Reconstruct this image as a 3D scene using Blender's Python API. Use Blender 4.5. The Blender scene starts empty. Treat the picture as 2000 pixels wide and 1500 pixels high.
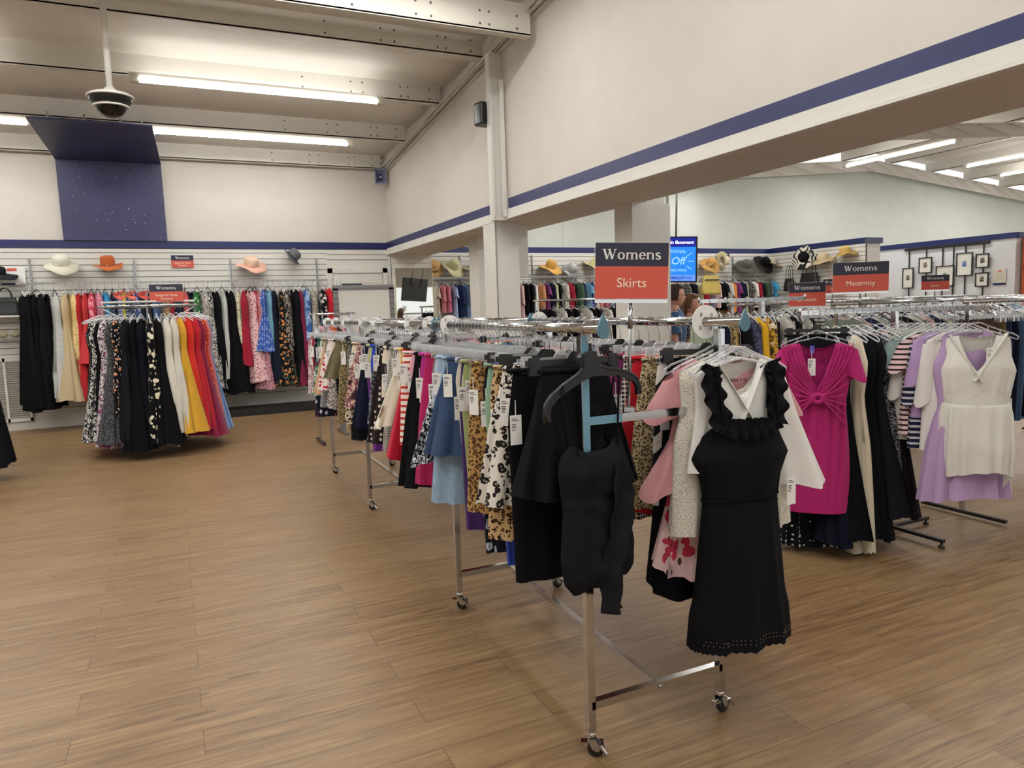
import bpy, math, random
import numpy as np
from mathutils import Vector, Matrix
S = bpy.context.scene
COL = S.collection
RND = random.Random(7)
# ---------------------------------------------------------------- camera
H = 1.55
_yaw, _pitch, _roll = 0.43506637, -0.10295391, -0.03246495
fwd = Vector((math.sin(_yaw)*math.cos(_pitch), math.cos(_yaw)*math.cos(_pitch), math.sin(_pitch)))
rgt = Vector((math.cos(_yaw), -math.sin(_yaw), 0)); upv = rgt.cross(fwd)
c_, s_ = math.cos(_roll), math.sin(_roll)
r2 = rgt*c_ + upv*s_; u2 = upv*c_ - rgt*s_
cam = bpy.data.cameras.new('camera'); cam.sensor_width = 36; cam.lens = 36*1418.4/2000
cam.clip_end = 200; cam.clip_start = 0.05
co = bpy.data.objects.new('camera', cam); COL.objects.link(co)
co.matrix_world = Matrix(((r2.x, u2.x, -fwd.x, 0), (r2.y, u2.y, -fwd.y, 0), (r2.z, u2.z, -fwd.z, H), (0, 0, 0, 1)))
S.camera = co
# ---------------------------------------------------------------- world, exposure
w = bpy.data.worlds.new('daylight'); S.world = w; w.use_nodes = True
w.node_tree.nodes['Background'].inputs[0].default_value = (1.0, 0.98, 0.95, 1)
w.node_tree.nodes['Background'].inputs[1].default_value = 1.0
S.view_settings.view_transform = 'Standard'; S.view_settings.look = 'None'
S.view_settings.gamma = 1; S.view_settings.use_curve_mapping = False
S.view_settings.exposure = 0.1
LAMP_POWER = 34.0
def area_lamp(name, loc, lx, ly, power, rotz=0, parent=None, col=(1, .995, .985)):
    l = bpy.data.lights.new(name, 'AREA'); l.shape = 'RECTANGLE'; l.size = lx; l.size_y = ly; l.energy = power; l.color = col
    o = bpy.data.objects.new(name, l); COL.objects.link(o); o.location = loc; o.rotation_euler = (0, 0, rotz)
    if parent: o.parent = parent
    return o
# ---------------------------------------------------------------- materials
def lin(h):
    h = h.lstrip('#'); v = [int(h[i:i+2], 16)/255 for i in (0, 2, 4)]
    return tuple(((c+.055)/1.055)**2.4 if c > .04045 else c/12.92 for c in v) + (1,)
MATS = {}
class NT:
    def __init__(s, name, rough=.6, metal=0.0, spec=.5):
        s.m = bpy.data.materials.new(name); s.m.use_nodes = True; s.t = s.m.node_tree; s.n = s.t.nodes; s.l = s.t.links
        s.b = s.n['Principled BSDF']; s.b.inputs['Roughness'].default_value = rough; s.b.inputs['Metallic'].default_value = metal
        s.b.inputs['Specular IOR Level'].default_value = spec
        s.tc = None
    def add(s, t, **k):
        n = s.n.new(t)
        for a, v in k.items(): setattr(n, a, v)
        return n
    def obj(s, scale=(1, 1, 1), src='Object'):
        if not s.tc: s.tc = s.add('ShaderNodeTexCoord')
        mp = s.add('ShaderNodeMapping'); mp.inputs['Scale'].default_value = scale
        s.l.new(s.tc.outputs[src], mp.inputs[0]); return mp.outputs[0]
    def noise(s, vec, scale, detail=3, rough=.5, dist=0):
        n = s.add('ShaderNodeTexNoise'); n.inputs['Scale'].default_value = scale; n.inputs['Detail'].default_value = detail
        n.inputs['Roughness'].default_value = rough; n.inputs['Distortion'].default_value = dist
        s.l.new(vec, n.inputs['Vector']); return n.outputs['Fac']
    def vor(s, vec, scale, feat='F1', rnd=1.0):
        n = s.add('ShaderNodeTexVoronoi', feature=feat); n.inputs['Scale'].default_value = scale; n.inputs['Randomness'].default_value = rnd
        s.l.new(vec, n.inputs['Vector']); return n.outputs['Distance']
    def warp(s, vec, scale, amt):
        n = s.add('ShaderNodeTexNoise'); n.inputs['Scale'].default_value = scale; s.l.new(vec, n.inputs['Vector'])
        a = s.add('ShaderNodeVectorMath', operation='MULTIPLY_ADD'); s.l.new(n.outputs['Color'], a.inputs[0])
        a.inputs[1].default_value = (amt,)*3; s.l.new(vec, a.inputs[2]); return a.outputs[0]
    def math(s, op, a, b=None, clamp=False):
        n = s.add('ShaderNodeMath', operation=op, use_clamp=clamp)
        for i, v in enumerate((a, b)):
            if v is None: continue
            if hasattr(v, 'is_linked'): s.l.new(v, n.inputs[i])
            else: n.inputs[i].default_value = v
        return n.outputs[0]
    def mix(s, fac, a, b):
        n = s.add('ShaderNodeMix', data_type='RGBA')
        for i, v in ((0, fac), (6, a), (7, b)):
            if hasattr(v, 'is_linked'): s.l.new(v, n.inputs[i])
            else: n.inputs[i].default_value = v
        return n.outputs[2]
    def ramp(s, fac, stops, interp='CONSTANT'):
        n = s.add('ShaderNodeValToRGB'); cr = n.color_ramp; cr.interpolation = interp
        while len(cr.elements) < len(stops): cr.elements.new(.5)
        for e, (p, c) in zip(cr.elements, stops): e.position = p; e.color = c
        s.l.new(fac, n.inputs[0]); return n.outputs[0]
    def color(s, c):
        if hasattr(c, 'is_linked'): s.l.new(c, s.b.inputs['Base Color'])
        else: s.b.inputs['Base Color'].default_value = c
        return s
    def bump(s, h, st=.3, d=.01):
        n = s.add('ShaderNodeBump'); n.inputs['Strength'].default_value = st; n.inputs['Distance'].default_value = d
        s.l.new(h, n.inputs['Height']); s.l.new(n.outputs[0], s.b.inputs['Normal']); return s
def plain(h, rough=.6, metal=0.0, name='paint', spec=.5, var=0.06):
    k = ('plain', h, rough, metal)
    if k not in MATS:
        t = NT(name + '_' + h, rough, metal, spec); c = lin(h)
        if var:
            d = tuple(x*(1-var*2) for x in c[:3]) + (1,)
            t.color(t.mix(t.noise(t.obj(), 3.0, 4), d, c))
        else: t.color(c)
        MATS[k] = t.m
    return MATS[k]
def cloth(key):
    """key 'pattern:hex:hex:hex:scale' -> woven fabric material in object space"""
    if key in MATS: return MATS[key]
    p = key.split(':'); kind = p[0]; cs = [lin(x) for x in p[1:] if len(x) == 6]; sc = float(p[-1]) if len(p[-1]) < 6 and len(p) > 2 else 1.0
    t = NT('fabric_' + kind, .85, 0, .12 if sum(cs[0][:3]) < .1 else .25); t.b.inputs['Sheen Weight'].default_value = .08 if kind != 'solid' or sum(cs[0][:3]) > .1 else .0
    v = t.obj(); fine = t.noise(v, 260, 2)
    if kind == 'solid': c = t.mix(t.noise(v, 6, 3), tuple(x*.86 for x in cs[0][:3])+(1,), cs[0])
    elif kind in ('stripe', 'vstripe'):
        s = t.add('ShaderNodeSeparateXYZ'); t.l.new(v, s.inputs[0])
        q = t.math('FRACT', t.math('MULTIPLY', s.outputs[2 if kind == 'stripe' else 0], 30/sc)); c = t.mix(t.math('LESS_THAN', q, .38 if kind == 'stripe' else .5), cs[0], cs[1])
    elif kind == 'dots': c = t.mix(t.math('LESS_THAN', t.vor(v, 34/sc, rnd=.25), .3), cs[0], cs[1])
    elif kind == 'leopard':
        vv = t.warp(v, 30/sc, .012*sc); d = t.vor(vv, 56/sc); n = t.noise(v, 80/sc, 1)
        ring = t.math('MULTIPLY', t.math('MULTIPLY', t.math('GREATER_THAN', d, .2), t.math('LESS_THAN', d, .5)), t.math('GREATER_THAN', n, .4))
        c = t.mix(ring, t.mix(t.math('LESS_THAN', d, .2), cs[0], cs[2] if len(cs) > 2 else cs[1]), cs[1])
    elif kind == 'cow': c = t.mix(t.math('GREATER_THAN', t.noise(v, 11/sc, 1, .3, .6), .55), cs[0], cs[1])
    elif kind == 'floral':
        vv = t.warp(v, 22/sc, .03*sc); d = t.vor(vv, 20/sc); c2 = cs[2] if len(cs) > 2 else cs[1]
        leaf = t.vor(t.obj((1, 1, .55)), 44/sc)
        c = t.mix(t.math('LESS_THAN', leaf, .26), cs[0], c2); c = t.mix(t.math('LESS_THAN', d, .34), c, cs[1]); c = t.mix(t.math('LESS_THAN', d, .1), c, c2)
    elif kind == 'print':
        vv = t.warp(v, 26/sc, .05*sc); n = t.noise(vv, 38/sc, 2, .5, 1.2); c = t.mix(t.math('GREATER_THAN', n, .52), cs[0], cs[1])
        if len(cs) > 2: c = t.mix(t.math('GREATER_THAN', t.noise(v, 9/sc, 2), .58), c, cs[2])
    elif kind == 'gingham':
        s = t.add('ShaderNodeSeparateXYZ'); t.l.new(v, s.inputs[0])
        a = t.math('LESS_THAN', t.math('FRACT', t.math('MULTIPLY', s.outputs[0], 75/sc)), .5); b = t.math('LESS_THAN', t.math('FRACT', t.math('MULTIPLY', s.outputs[2], 75/sc)), .5)
        c = t.mix(t.math('MULTIPLY', t.math('ADD', a, b), .5), cs[0], cs[1])
    elif kind == 'diag':
        s = t.add('ShaderNodeSeparateXYZ'); t.l.new(v, s.inputs[0])
        q = t.math('FRACT', t.math('MULTIPLY', t.math('ADD', t.math('ABSOLUTE', s.outputs[0]), s.outputs[2]), 9/sc)); c = t.mix(t.math('LESS_THAN', q, .5), cs[0], cs[1])
    elif kind == 'denim': c = t.mix(t.noise(t.obj((1, 1, .25)), 160, 2, .7), tuple(x*.55 for x in cs[0][:3])+(1,), tuple(min(1, x*1.45) for x in cs[0][:3])+(1,))
    elif kind == 'lace':
        d = t.vor(t.warp(v, 40, .01), 120/sc, 'DISTANCE_TO_EDGE'); c = t.mix(t.math('LESS_THAN', d, .1), cs[0], cs[1] if len(cs) > 1 else tuple(x*.7 for x in cs[0][:3])+(1,)); fine = d
    else: c = cs[0]
    t.color(c); t.bump(fine, .35 if kind != 'lace' else .8, .0012 if kind != 'lace' else .004); MATS[key] = t.m; return t.m
def special():
    M = {}
    t = NT('oak_plank_floor', .42, 0, .45); v = t.obj()
    b = t.add('ShaderNodeTexBrick', offset=.37, offset_frequency=2); t.l.new(v, b.inputs['Vector'])
    for k, x in (('Color1', (0, 0, 0, 1)), ('Color2', (1, 1, 1, 1)), ('Mortar', (.5, .5, .5, 1)), ('Scale', 1.0), ('Mortar Size', .0013), ('Mortar Smooth', .1), ('Brick Width', 1.22), ('Row Height', .18), ('Bias', 0.0)): b.inputs[k].default_value = x
    # per-plank offset so the grain changes from board to board
    sh = t.add('ShaderNodeVectorMath', operation='MULTIPLY_ADD'); t.l.new(b.outputs['Color'], sh.inputs[0]); sh.inputs[1].default_value = (7, 3, 0); t.l.new(v, sh.inputs[2])
    mp = t.add('ShaderNodeMapping'); mp.inputs['Scale'].default_value = (1.1, 15, 1); t.l.new(sh.outputs[0], mp.inputs[0])
    g = t.noise(mp.outputs[0], 2.2, 8, .68, .5)
    mp2 = t.add('ShaderNodeMapping'); mp2.inputs['Scale'].default_value = (.9, 5.5, 1); t.l.new(sh.outputs[0], mp2.inputs[0])
    g2 = t.noise(mp2.outputs[0], 1.3, 3, .5, 1.5)
    c = t.ramp(g, [(.22, lin('3c2c1c')), (.42, lin('6b5237')), (.54, lin('866a49')), (.7, lin('a3875f'))], 'LINEAR')
    c = t.mix(t.math('MULTIPLY', t.math('SUBTRACT', 1.0, g2), .55), c, lin('7c6244'))
    sp = t.add('ShaderNodeSeparateColor'); t.l.new(b.outputs['Color'], sp.inputs[0])
    c = t.mix(t.math('MULTIPLY', sp.outputs[0], .38), c, lin('957b58'))
    knot = t.vor(mp2.outputs[0], .8); c = t.mix(t.math('MULTIPLY', t.math('LESS_THAN', knot, .06), .6), c, lin('4a3522'))
    c = t.mix(t.math('MULTIPLY', b.outputs['Fac'], .8), c, lin('3a2a1c'))
    t.color(c); t.bump(g, .12, .002); M['floor'] = t.m
    def mix_clear(name, fac, colr, rough):
        m = bpy.data.materials.new(name); m.use_nodes = True; n = m.node_tree.nodes; l = m.node_tree.links; n.clear()
        o = n.new('ShaderNodeOutputMaterial'); mx = n.new('ShaderNodeMixShader'); a = n.new('ShaderNodeBsdfTransparent'); p = n.new('ShaderNodeBsdfPrincipled')
        p.inputs['Base Color'].default_value = colr; p.inputs['Roughness'].default_value = rough; p.inputs['Specular IOR Level'].default_value = 1.0
        lw = n.new('ShaderNodeLayerWeight'); lw.inputs[0].default_value = fac; ad = n.new('ShaderNodeMath'); ad.operation = 'ADD'; ad.inputs[1].default_value = .12; ad.use_clamp = True
        l.new(lw.outputs['Facing'], ad.inputs[0]); l.new(ad.outputs[0], mx.inputs[0]); l.new(a.outputs[0], mx.inputs[1]); l.new(p.outputs[0], mx.inputs[2]); l.new(mx.outputs[0], o.inputs[0]); return m
    M['clear'] = mix_clear('clear_plastic', .5, (.85, .87, .88, 1), .08)
    M['acrylic'] = mix_clear('acrylic_sheet', .15, (.85, .87, .88, 1), .05)
    def emit(name, c, s):
        m = bpy.data.materials.new(name); m.use_nodes = True; b = m.node_tree.nodes['Principled BSDF']; b.inputs['Base Color'].default_value = c
        b.inputs['Emission Color'].default_value = c; b.inputs['Emission Strength'].default_value = s; return m
    M['tube'] = emit('fluorescent_tube', (1, .99, .97, 1), 22.0); M['emit'] = emit
    return M
SP = special()
CHROME = plain('c9cacb', .12, 1.0, 'chrome', var=0); STEEL = plain('a9abad', .3, 1.0, 'brushed_steel', var=0); DARKM = plain('1a1a1b', .35, 0, 'black_plastic', var=0)
HOOKM = plain('b4b6b8', .22, 1.0, 'hook_wire', var=0); CLEAR = SP['clear']; BLACKP = plain('17181a', .38, 0, 'black_plastic', var=0)
CREAM = plain('d4cec4', .7, 0, 'cream_wall'); WHITE = plain('dcdad2', .55, 0, 'white_paint'); CEIL = plain('dcd7cd', .8, 0, 'ceiling'); BEAMW = plain('d6d2c8', .55, 0, 'beam_paint')
NAVYB = plain('14205a', .4, 0, 'navy_band'); PALEG = plain('c9cdc5', .7, 0, 'pale_wall'); TAGW = plain('e9e8e4', .6, 0, 'tag_card', var=0); INK = plain('202022', .6, 0, 'ink', var=0)
# ---------------------------------------------------------------- mesh builder
class MB:
    def __init__(s): s.v = []; s.f = []; s.mi = []; s.sm = []; s.m = 0; s.s = False
    def face(s, idx): s.f.append(tuple(idx)); s.mi.append(s.m); s.sm.append(s.s)
    def box(s, lo, hi, rz=0, at=None):
        b = len(s.v); pts = [(x, y, z) for z in (lo[2], hi[2]) for x, y in ((lo[0], lo[1]), (hi[0], lo[1]), (hi[0], hi[1]), (lo[0], hi[1]))]
        if rz:
            cx, cy = at or ((lo[0]+hi[0])/2, (lo[1]+hi[1])/2); c, q = math.cos(rz), math.sin(rz)
            pts = [(cx+(x-cx)*c-(y-cy)*q, cy+(x-cx)*q+(y-cy)*c, z) for x, y, z in pts]
        s.v += pts; o, s.s = s.s, False
        for q in ((3, 2, 1, 0), (4, 5, 6, 7), (0, 1, 5, 4), (1, 2, 6, 5), (2, 3, 7, 6), (3, 0, 4, 7)): s.face([b+i for i in q])
        s.s = o; return s
    def bar(s, p0, p1, w, h=None, up=(0, 0, 1)):
        p0, p1 = Vector(p0), Vector(p1); d = (p1-p0).normalized(); u = Vector(up)
        if abs(d.dot(u)) > .99: u = Vector((1, 0, 0))
        x = d.cross(u).normalized(); y = x.cross(d).normalized(); h = h or w; b = len(s.v)
        for p in (p0, p1):
            for a, c in ((-1, -1), (1, -1), (1, 1), (-1, 1)): s.v.append(tuple(p + x*a*w/2 + y*c*h/2))
        for q in ((0, 1, 2, 3), (7, 6, 5, 4), (0, 4, 5, 1), (1, 5, 6, 2), (2, 6, 7, 3), (3, 7, 4, 0)): s.face([b+i for i in q])
        return s
    def tube(s, path, r, n=8, cap=True, closed=False):
        P = [Vector(p) for p in path]; m = len(P); b = len(s.v); o, s.s = s.s, True; prev = None
        for i, p in enumerate(P):
            if closed: d = (P[(i+1) % m] - P[i-1])
            else: d = P[min(i+1, m-1)] - P[max(i-1, 0)]
            d.normalize()
            if prev is None: x = d.cross(Vector((0, 0, 1)));  x = x if x.length > .05 else d.cross(Vector((1, 0, 0)))
            else: x = prev - d*prev.dot(d)
            x.normalize(); prev = x; y = d.cross(x); rr = r[i] if isinstance(r, (list, tuple)) else r
            for k in range(n):
                a = 2*math.pi*k/n; s.v.append(tuple(p + x*math.cos(a)*rr + y*math.sin(a)*rr))
        for i in range(m if closed else m-1):
            for k in range(n):
                a, c = b+i*n, b+((i+1) % m)*n; s.face((a+k, a+(k+1) % n, c+(k+1) % n, c+k))
        if cap and not closed: s.face([b+k for k in range(n)][::-1]); s.face([b+(m-1)*n+k for k in range(n)])
        s.s = o; return s
    def grid(s, fn, nu, nv, cu=False, smooth=True):
        b = len(s.v); o, s.s = s.s, smooth
        for j in range(nv):
            for i in range(nu): s.v.append(tuple(fn(i, j)))
        for j in range(nv-1):
            for i in range(nu if cu else nu-1):
                k = (i+1) % nu; s.face((b+j*nu+i, b+j*nu+k, b+(j+1)*nu+k, b+(j+1)*nu+i))
        s.s = o; return s
    def lathe(s, prof, n=24, c=(0, 0, 0), fn=None):
        def f(i, j):
            a = 2*math.pi*i/n; r, z = prof[j]; p = (c[0]+r*math.cos(a), c[1]+r*math.sin(a), c[2]+z); return fn(p, a, r) if fn else p
        return s.grid(f, n, len(prof), True)
    def prism(s, pts, y0, y1):
        """outline in x-z extruded along y"""
        n = len(pts); b = len(s.v); s.v += [(x, y0, z) for x, z in pts] + [(x, y1, z) for x, z in pts]
        s.face([b+i for i in range(n)]); s.face([b+n+i for i in range(n)][::-1])
        for i in range(n): s.face((b+i, b+n+i, b+n+(i+1) % n, b+(i+1) % n))
        return s
    def mesh(s, name, mats):
        me = bpy.data.meshes.new(name); me.from_pydata(s.v, [], s.f)
        for m in (mats if isinstance(mats, (list, tuple)) else [mats]): me.materials.append(m)
        me.polygons.foreach_set('material_index', s.mi); me.polygons.foreach_set('use_smooth', s.sm); me.update(); return me
    def put(s, name, mats, parent=None, loc=(0, 0, 0), rot=(0, 0, 0), **tags):
        return link(name, s.mesh(name, mats), parent, loc, rot, **tags)
def link(name, data, parent=None, loc=(0, 0, 0), rot=(0, 0, 0), mat=None, scale=None, **tags):
    o = bpy.data.objects.new(name, data); COL.objects.link(o); o.location = loc; o.rotation_euler = rot
    if scale: o.scale = scale
    if parent: o.parent = parent
    if mat is not None:
        for i in range(len(data.materials)):
            if data.materials[i] is None: o.material_slots[i].link = 'OBJECT'; o.material_slots[i].material = mat
    for k, v in tags.items():
        if v: o[k] = v
    return o
def thing(name, label, category, loc=(0, 0, 0), rot=(0, 0, 0), group=None): return link(name, None, None, loc, rot, label=label, category=category, group=group)
def struct(name, mb, mat, **k): return mb.put(name, mat, kind='structure', **k)
def text(parent, name, s, size, mat, loc, rot=(math.pi/2, 0, 0), bold=0.0, sx=1, shear=0, depth=.0008, align='CENTER', **tags):
    cu = bpy.data.curves.new(name, 'FONT'); cu.body = s; cu.size = size; cu.align_x = align; cu.align_y = 'CENTER'; cu.extrude = depth; cu.offset = bold; cu.shear = shear; cu.resolution_u = 3
    o = bpy.data.objects.new(name, cu); COL.objects.link(o); dg = bpy.context.evaluated_depsgraph_get()
    me = bpy.data.meshes.new_from_object(o.evaluated_get(dg)); bpy.data.objects.remove(o); me.materials.clear(); me.materials.append(mat)
    return link(name, me, parent, loc, rot, scale=(sx, 1, 1), **tags)
# serif lettering drawn with strokes of varying width (cap height 1)
def _arc(cx, cy, rx, ry, a0, a1, w0, w1, n=14):
    o = []
    for i in range(n+1):
        a = math.radians(a0+(a1-a0)*i/n); o.append((cx+rx*math.cos(a), cy+ry*math.sin(a), w0+(w1-w0)*abs(math.cos(a))))
    return o
def _ser(x, y, w=.26): return [(x-w/2, y, .06), (x+w/2, y, .06)]
GL = {'W': (1.42, [[(.12, 1, .2), (.42, .02, .2)], [(.42, .02, .08), (.68, .92, .08)], [(.62, 1, .2), (.92, .02, .2)], [(.92, .02, .08), (1.22, 1, .08)], _ser(.12, .97, .34), _ser(.62, .97, .3), _ser(1.22, .97, .3)]),
      'o': (.78, [_arc(.37, .33, .27, .31, 0, 360, .06, .16, 24)]),
      'n': (.86, [[(.18, .64, .15), (.18, 0, .15)], _arc(.42, .42, .24, .2, 170, 0, .07, .15), [(.66, .42, .15), (.66, 0, .15)], _ser(.18, .03, .28), _ser(.66, .03, .28), [(.04, .62, .06), (.2, .62, .06)]]),
      'm': (1.3, [[(.18, .64, .15), (.18, 0, .15)], _arc(.41, .42, .22, .2, 170, 0, .07, .15), [(.63, .42, .15), (.63, 0, .15)], _arc(.86, .42, .22, .2, 170, 0, .07, .15), [(1.08, .42, .15), (1.08, 0, .15)], _ser(.18, .03, .28), _ser(.63, .03, .26), _ser(1.08, .03, .28), [(.04, .62, .06), (.2, .62, .06)]]),
      'e': (.7, [_arc(.35, .33, .25, .31, 0, 325, .06, .16, 22), [(.14, .35, .06), (.62, .35, .06)]]),
      's': (.62, [_arc(.3, .48, .17, .15, 20, 250, .07, .15), _arc(.31, .17, .19, .16, 80, -160, .07, .17), [(.2, .42, .15), (.42, .24, .15)]])}
def serif(parent, word, cap, mat, loc, rot=(0, 0, 0)):
    mb = MB(); x = 0; tot = sum(GL[c][0] for c in word)
    for k, ch in enumerate(word):
        adv, strokes = GL[ch]
        for si, st in enumerate(strokes):
            b = len(mb.v); n = len(st)
            for i, (px, pz, wd) in enumerate(st):
                a, c = st[max(i-1, 0)], st[min(i+1, n-1)]; dx, dz = c[0]-a[0], c[1]-a[1]; L = math.hypot(dx, dz) or 1; nx, nz = -dz/L*wd/2, dx/L*wd/2
                for yy in (-.0006-si*.00004, 0.0):
                    for sg in (1, -1): mb.v.append(((x+px+nx*sg-tot/2)*cap, yy, (pz+nz*sg)*cap))
            for i in range(n-1):
                q = b+i*4; mb.face((q, q+4, q+5, q+1)); mb.face((q, q+2, q+6, q+4)); mb.face((q+1, q+5, q+7, q+3))
        x += adv
    return mb.put('lettering', mat, parent, loc, rot)
# ================================================================ ROOM
YB = 12.77; XP = 3.59; XQ = 4.38; YR = 13.45        # back wall, partition faces, right area back wall
def zroof(y): return 4.03+.09*(12.7-y)              # underside of the purlins
mb = MB(); mb.box((-9, -5, -.1), (26, 15.5, 0)); struct('floor', mb, SP['floor'])
mb = MB(); mb.box((-9, YB, 2.66), (XP+.4, YB+.12, 4.45)); struct('wall_back', mb, CREAM)
mb = MB(); mb.box((-9.12, -5, 0), (-9, 15, 6)); struct('wall_left', mb, CREAM)
mb = MB(); mb.box((-9, -5.12, 2.6), (26, -5, 6.5)); struct('wall_front', mb, CREAM)
# partition header: upper wall with sloping top, lower soffit
mb = MB(); pts = [(YB, 2.575), (-5, 2.575), (-5, zroof(-5)+.2), (YB, zroof(YB)+.2)]
b = len(mb.v); mb.v += [(XP, y, z) for y, z in pts]+[(XQ, y, z) for y, z in pts]
mb.face((0, 1, 2, 3)); mb.face((7, 6, 5, 4))
for i in range(4): mb.face((i, i+4, (i+1) % 4+4, (i+1) % 4))
struct('wall_right', mb, CREAM)
def slats(mb, p0, p1, z0, z1, nrm, pitch=.0925, gap=.009, t=.018):
    p0, p1 = Vector(p0), Vector(p1); n = Vector(nrm); z = z0
    while z < z1-.01:
        zt = min(z+pitch-gap, z1); a = p0+n*t/2; c = p1+n*t/2
        mb.bar((a.x, a.y, (z+zt)/2), (c.x, c.y, (z+zt)/2), t, zt-z); z += pitch
    return mb
GROOVE = plain('57544e', .8, 0, 'groove_shadow_gap', var=0)
def slatwall(name, p0, p1, nrm, z1=2.66, z0=.2):
    mb = MB(); mb.m = 0; slats(mb, p0, p1, z0, z1, nrm); mb.m = 1
    n = Vector(nrm); a = Vector(p0)-n*.02; c = Vector(p1)-n*.02; mb.bar((a.x, a.y, z1/2), (c.x, c.y, z1/2), .036, z1)
    struct(name, mb, [WHITE, GROOVE])
slatwall('wall_back_slats', (-9, YB, 0), (2.5, YB, 0), (0, -1, 0))
slatwall('wall_back_slats_over_door', (2.5, YB, 0), (XP+.05, YB, 0), (0, -1, 0), z0=2.4)
mb = MB(); mb.box((2.48, YB-.022, 0), (XP, YB+.1, 2.4)); struct('wall_back_door_surround', mb, WHITE)
mb = MB(); mb.box((XP, 12.6, 0), (4.33, YB+.12, 2.575)); struct('wall_stub', mb, WHITE)
slatwall('wall_stub_slats', (XP, 12.6, 0), (4.33, 12.6, 0), (0, -1, 0), z1=2.575)
# navy bands, fascia trims
mb = MB(); mb.box((-9, YB-.03, 2.67), (XP, YB+.01, 2.785)); struct('trim_band_back', mb, NAVYB)
mb = MB(); mb.box((XP-.02, 7.98, 2.685), (XP+.01, YB, 2.795)); mb.box((XP-.02, -5, 2.685), (XP+.01, 7.62, 2.80)); struct('trim_band_right', mb, NAVYB)
mb = MB()
for a, c in ((7.98, YB), (-5, 7.62)):
    mb.box((XP-.03, a, 2.60), (XP+.01, c, 2.682)); mb.box((XP-.045, a, 2.571), (XP+.01, c, 2.592)); mb.box((XP-.036, a, 2.594), (XP+.01, c, 2.598))
struct('trim_fascia_right', mb, WHITE)
mb = MB(); mb.box((-9, YB-.035, 0), (2.45, YB, .10)); mb.box((-9, YB-.03, .10), (2.45, YB, .2)); struct('baseboard_back', mb, WHITE)
mb = MB(); mb.box((-.1, 12.1, 0), (2.42, 12.5, .12)); struct('dark_floor_strip', mb, plain('141415', .5, 0, 'strip_black'))  # near-black low strip on the floor in front of the back wall
# columns
mb = MB(); mb.box((XP-.045, 7.98, 0), (3.86, 8.32, 2.575)); mb.box((XP-.03, 7.97, 0), (3.56, 8.33, 2.6)); struct('column_near', mb, WHITE)
mb = MB(); mb.box((3.98, 9.55, 0), (4.3, 9.9, 2.575)); struct('column_middle', mb, WHITE)
mb = MB(); v0 = len(mb.v); mb.v += [(3.9, 8.32, 2.575), (3.9, 9.0, 2.575), (3.9, 8.32, 1.95), (4.15, 8.32, 2.575), (4.15, 9.0, 2.575), (4.15, 8.32, 1.95)]
for q in ((0, 1, 2), (5, 4, 3), (0, 3, 4, 1), (1, 4, 5, 2), (2, 5, 3, 0)): mb.face(q)
struct('trim_gusset', mb, WHITE)
mb = MB(); mb.box((4.27, 6.2, 0), (4.74, 6.52, 2.575)); mb.box((4.50, 6.28, 2.575), (4.72, 6.46, 5.3)); struct('column_far', mb, WHITE)
# slender pipe column with conduit on the partition, reaching to the roof
mb = MB(); mb.bar((XP-.07, 7.8, 2.57), (XP-.07, 7.8, zroof(7.8)-.05), .11, .16); mb.bar((XP-.14, 7.74, 2.6), (XP-.14, 7.74, 4.1), .02); mb.bar((XP-.05, 7.65, 2.6), (XP-.05, 7.65, 4.1), .03, .04)
struct('column_pipe', mb, WHITE)
# left roof: sagging insulation panels, purlins, rafter
PY = [12.62, 11.1, 9.5, 8.02]; PY2 = [6.95, 5.4, 3.9, 2.4, .9, -.6, -2.1, -3.6]
mb = MB(); ys = np.linspace(12.75, -5, 150); xs = np.linspace(-9, XP, 60); allp = sorted(PY+PY2)
def roofz(x, y):
    k = [p for p in allp if p <= y]; lo = k[-1] if k else -5; hi = min([p for p in allp if p > y] or [12.8]); t = (y-lo)/max(hi-lo, .1)
    seam = abs(((x+8.35+lo*.03) % 1.55)/1.55-.5)*2
    return zroof(y)+.235-.055*math.sin(math.pi*min(max(t, 0), 1))*(1-.75*seam**14)
mb.grid(lambda i, j: (xs[i], ys[j], roofz(xs[i], ys[j])), 60, 150); struct('ceiling', mb, CEIL)
def purlin(y, z, hgt=.235, fl=.075):
    mb = MB(); mb.m = 0; mb.box((-9, y, z), (XP-.1, y+.012, z+hgt)); mb.box((-9, y, z-.008), (XP-.1, y+fl, z)); mb.box((-9, y-.0, z), (XP-.1, y+fl, z+.015)); mb.m = 1
    for x0 in (XP-.25, XP-.55, XP-.65, XP-1.15, XP-1.3, XP-1.9):
        for zz in (.05, .17): mb.lathe([(0, 0), (.012, 0), (.012, .006), (0, .006)], 6, fn=lambda p, a, r: (x0+p[0], y-.001-p[2], z+zz+p[1]))
    return mb
for k, y in enumerate(PY): struct('ceiling_purlin', purlin(y, zroof(y), .235, .075 if k < 3 else .16), [BEAMW, plain('6a6862', .6)])
struct('ceiling_purlin', purlin(6.8, 4.28, .3, .1), [BEAMW, plain('6a6862', .6)])
for y in PY2[1:]: struct('ceiling_purlin', purlin(y, zroof(y)), [BEAMW, plain('6a6862', .6)])
mb = MB(); mb.bar((XP-.05, YB, zroof(YB)+.03), (XP-.05, -5, zroof(-5)+.03), .1, .02); mb.bar((XP-.012, YB, zroof(YB)+.12), (XP-.012, -5, zroof(-5)+.12), .02, .24); mb.bar((XP-.02, YB, zroof(YB)-.06), (XP-.02, -5, zroof(-5)-.06), .05, .02)
struct('ceiling_rafter', mb, BEAMW)
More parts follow.
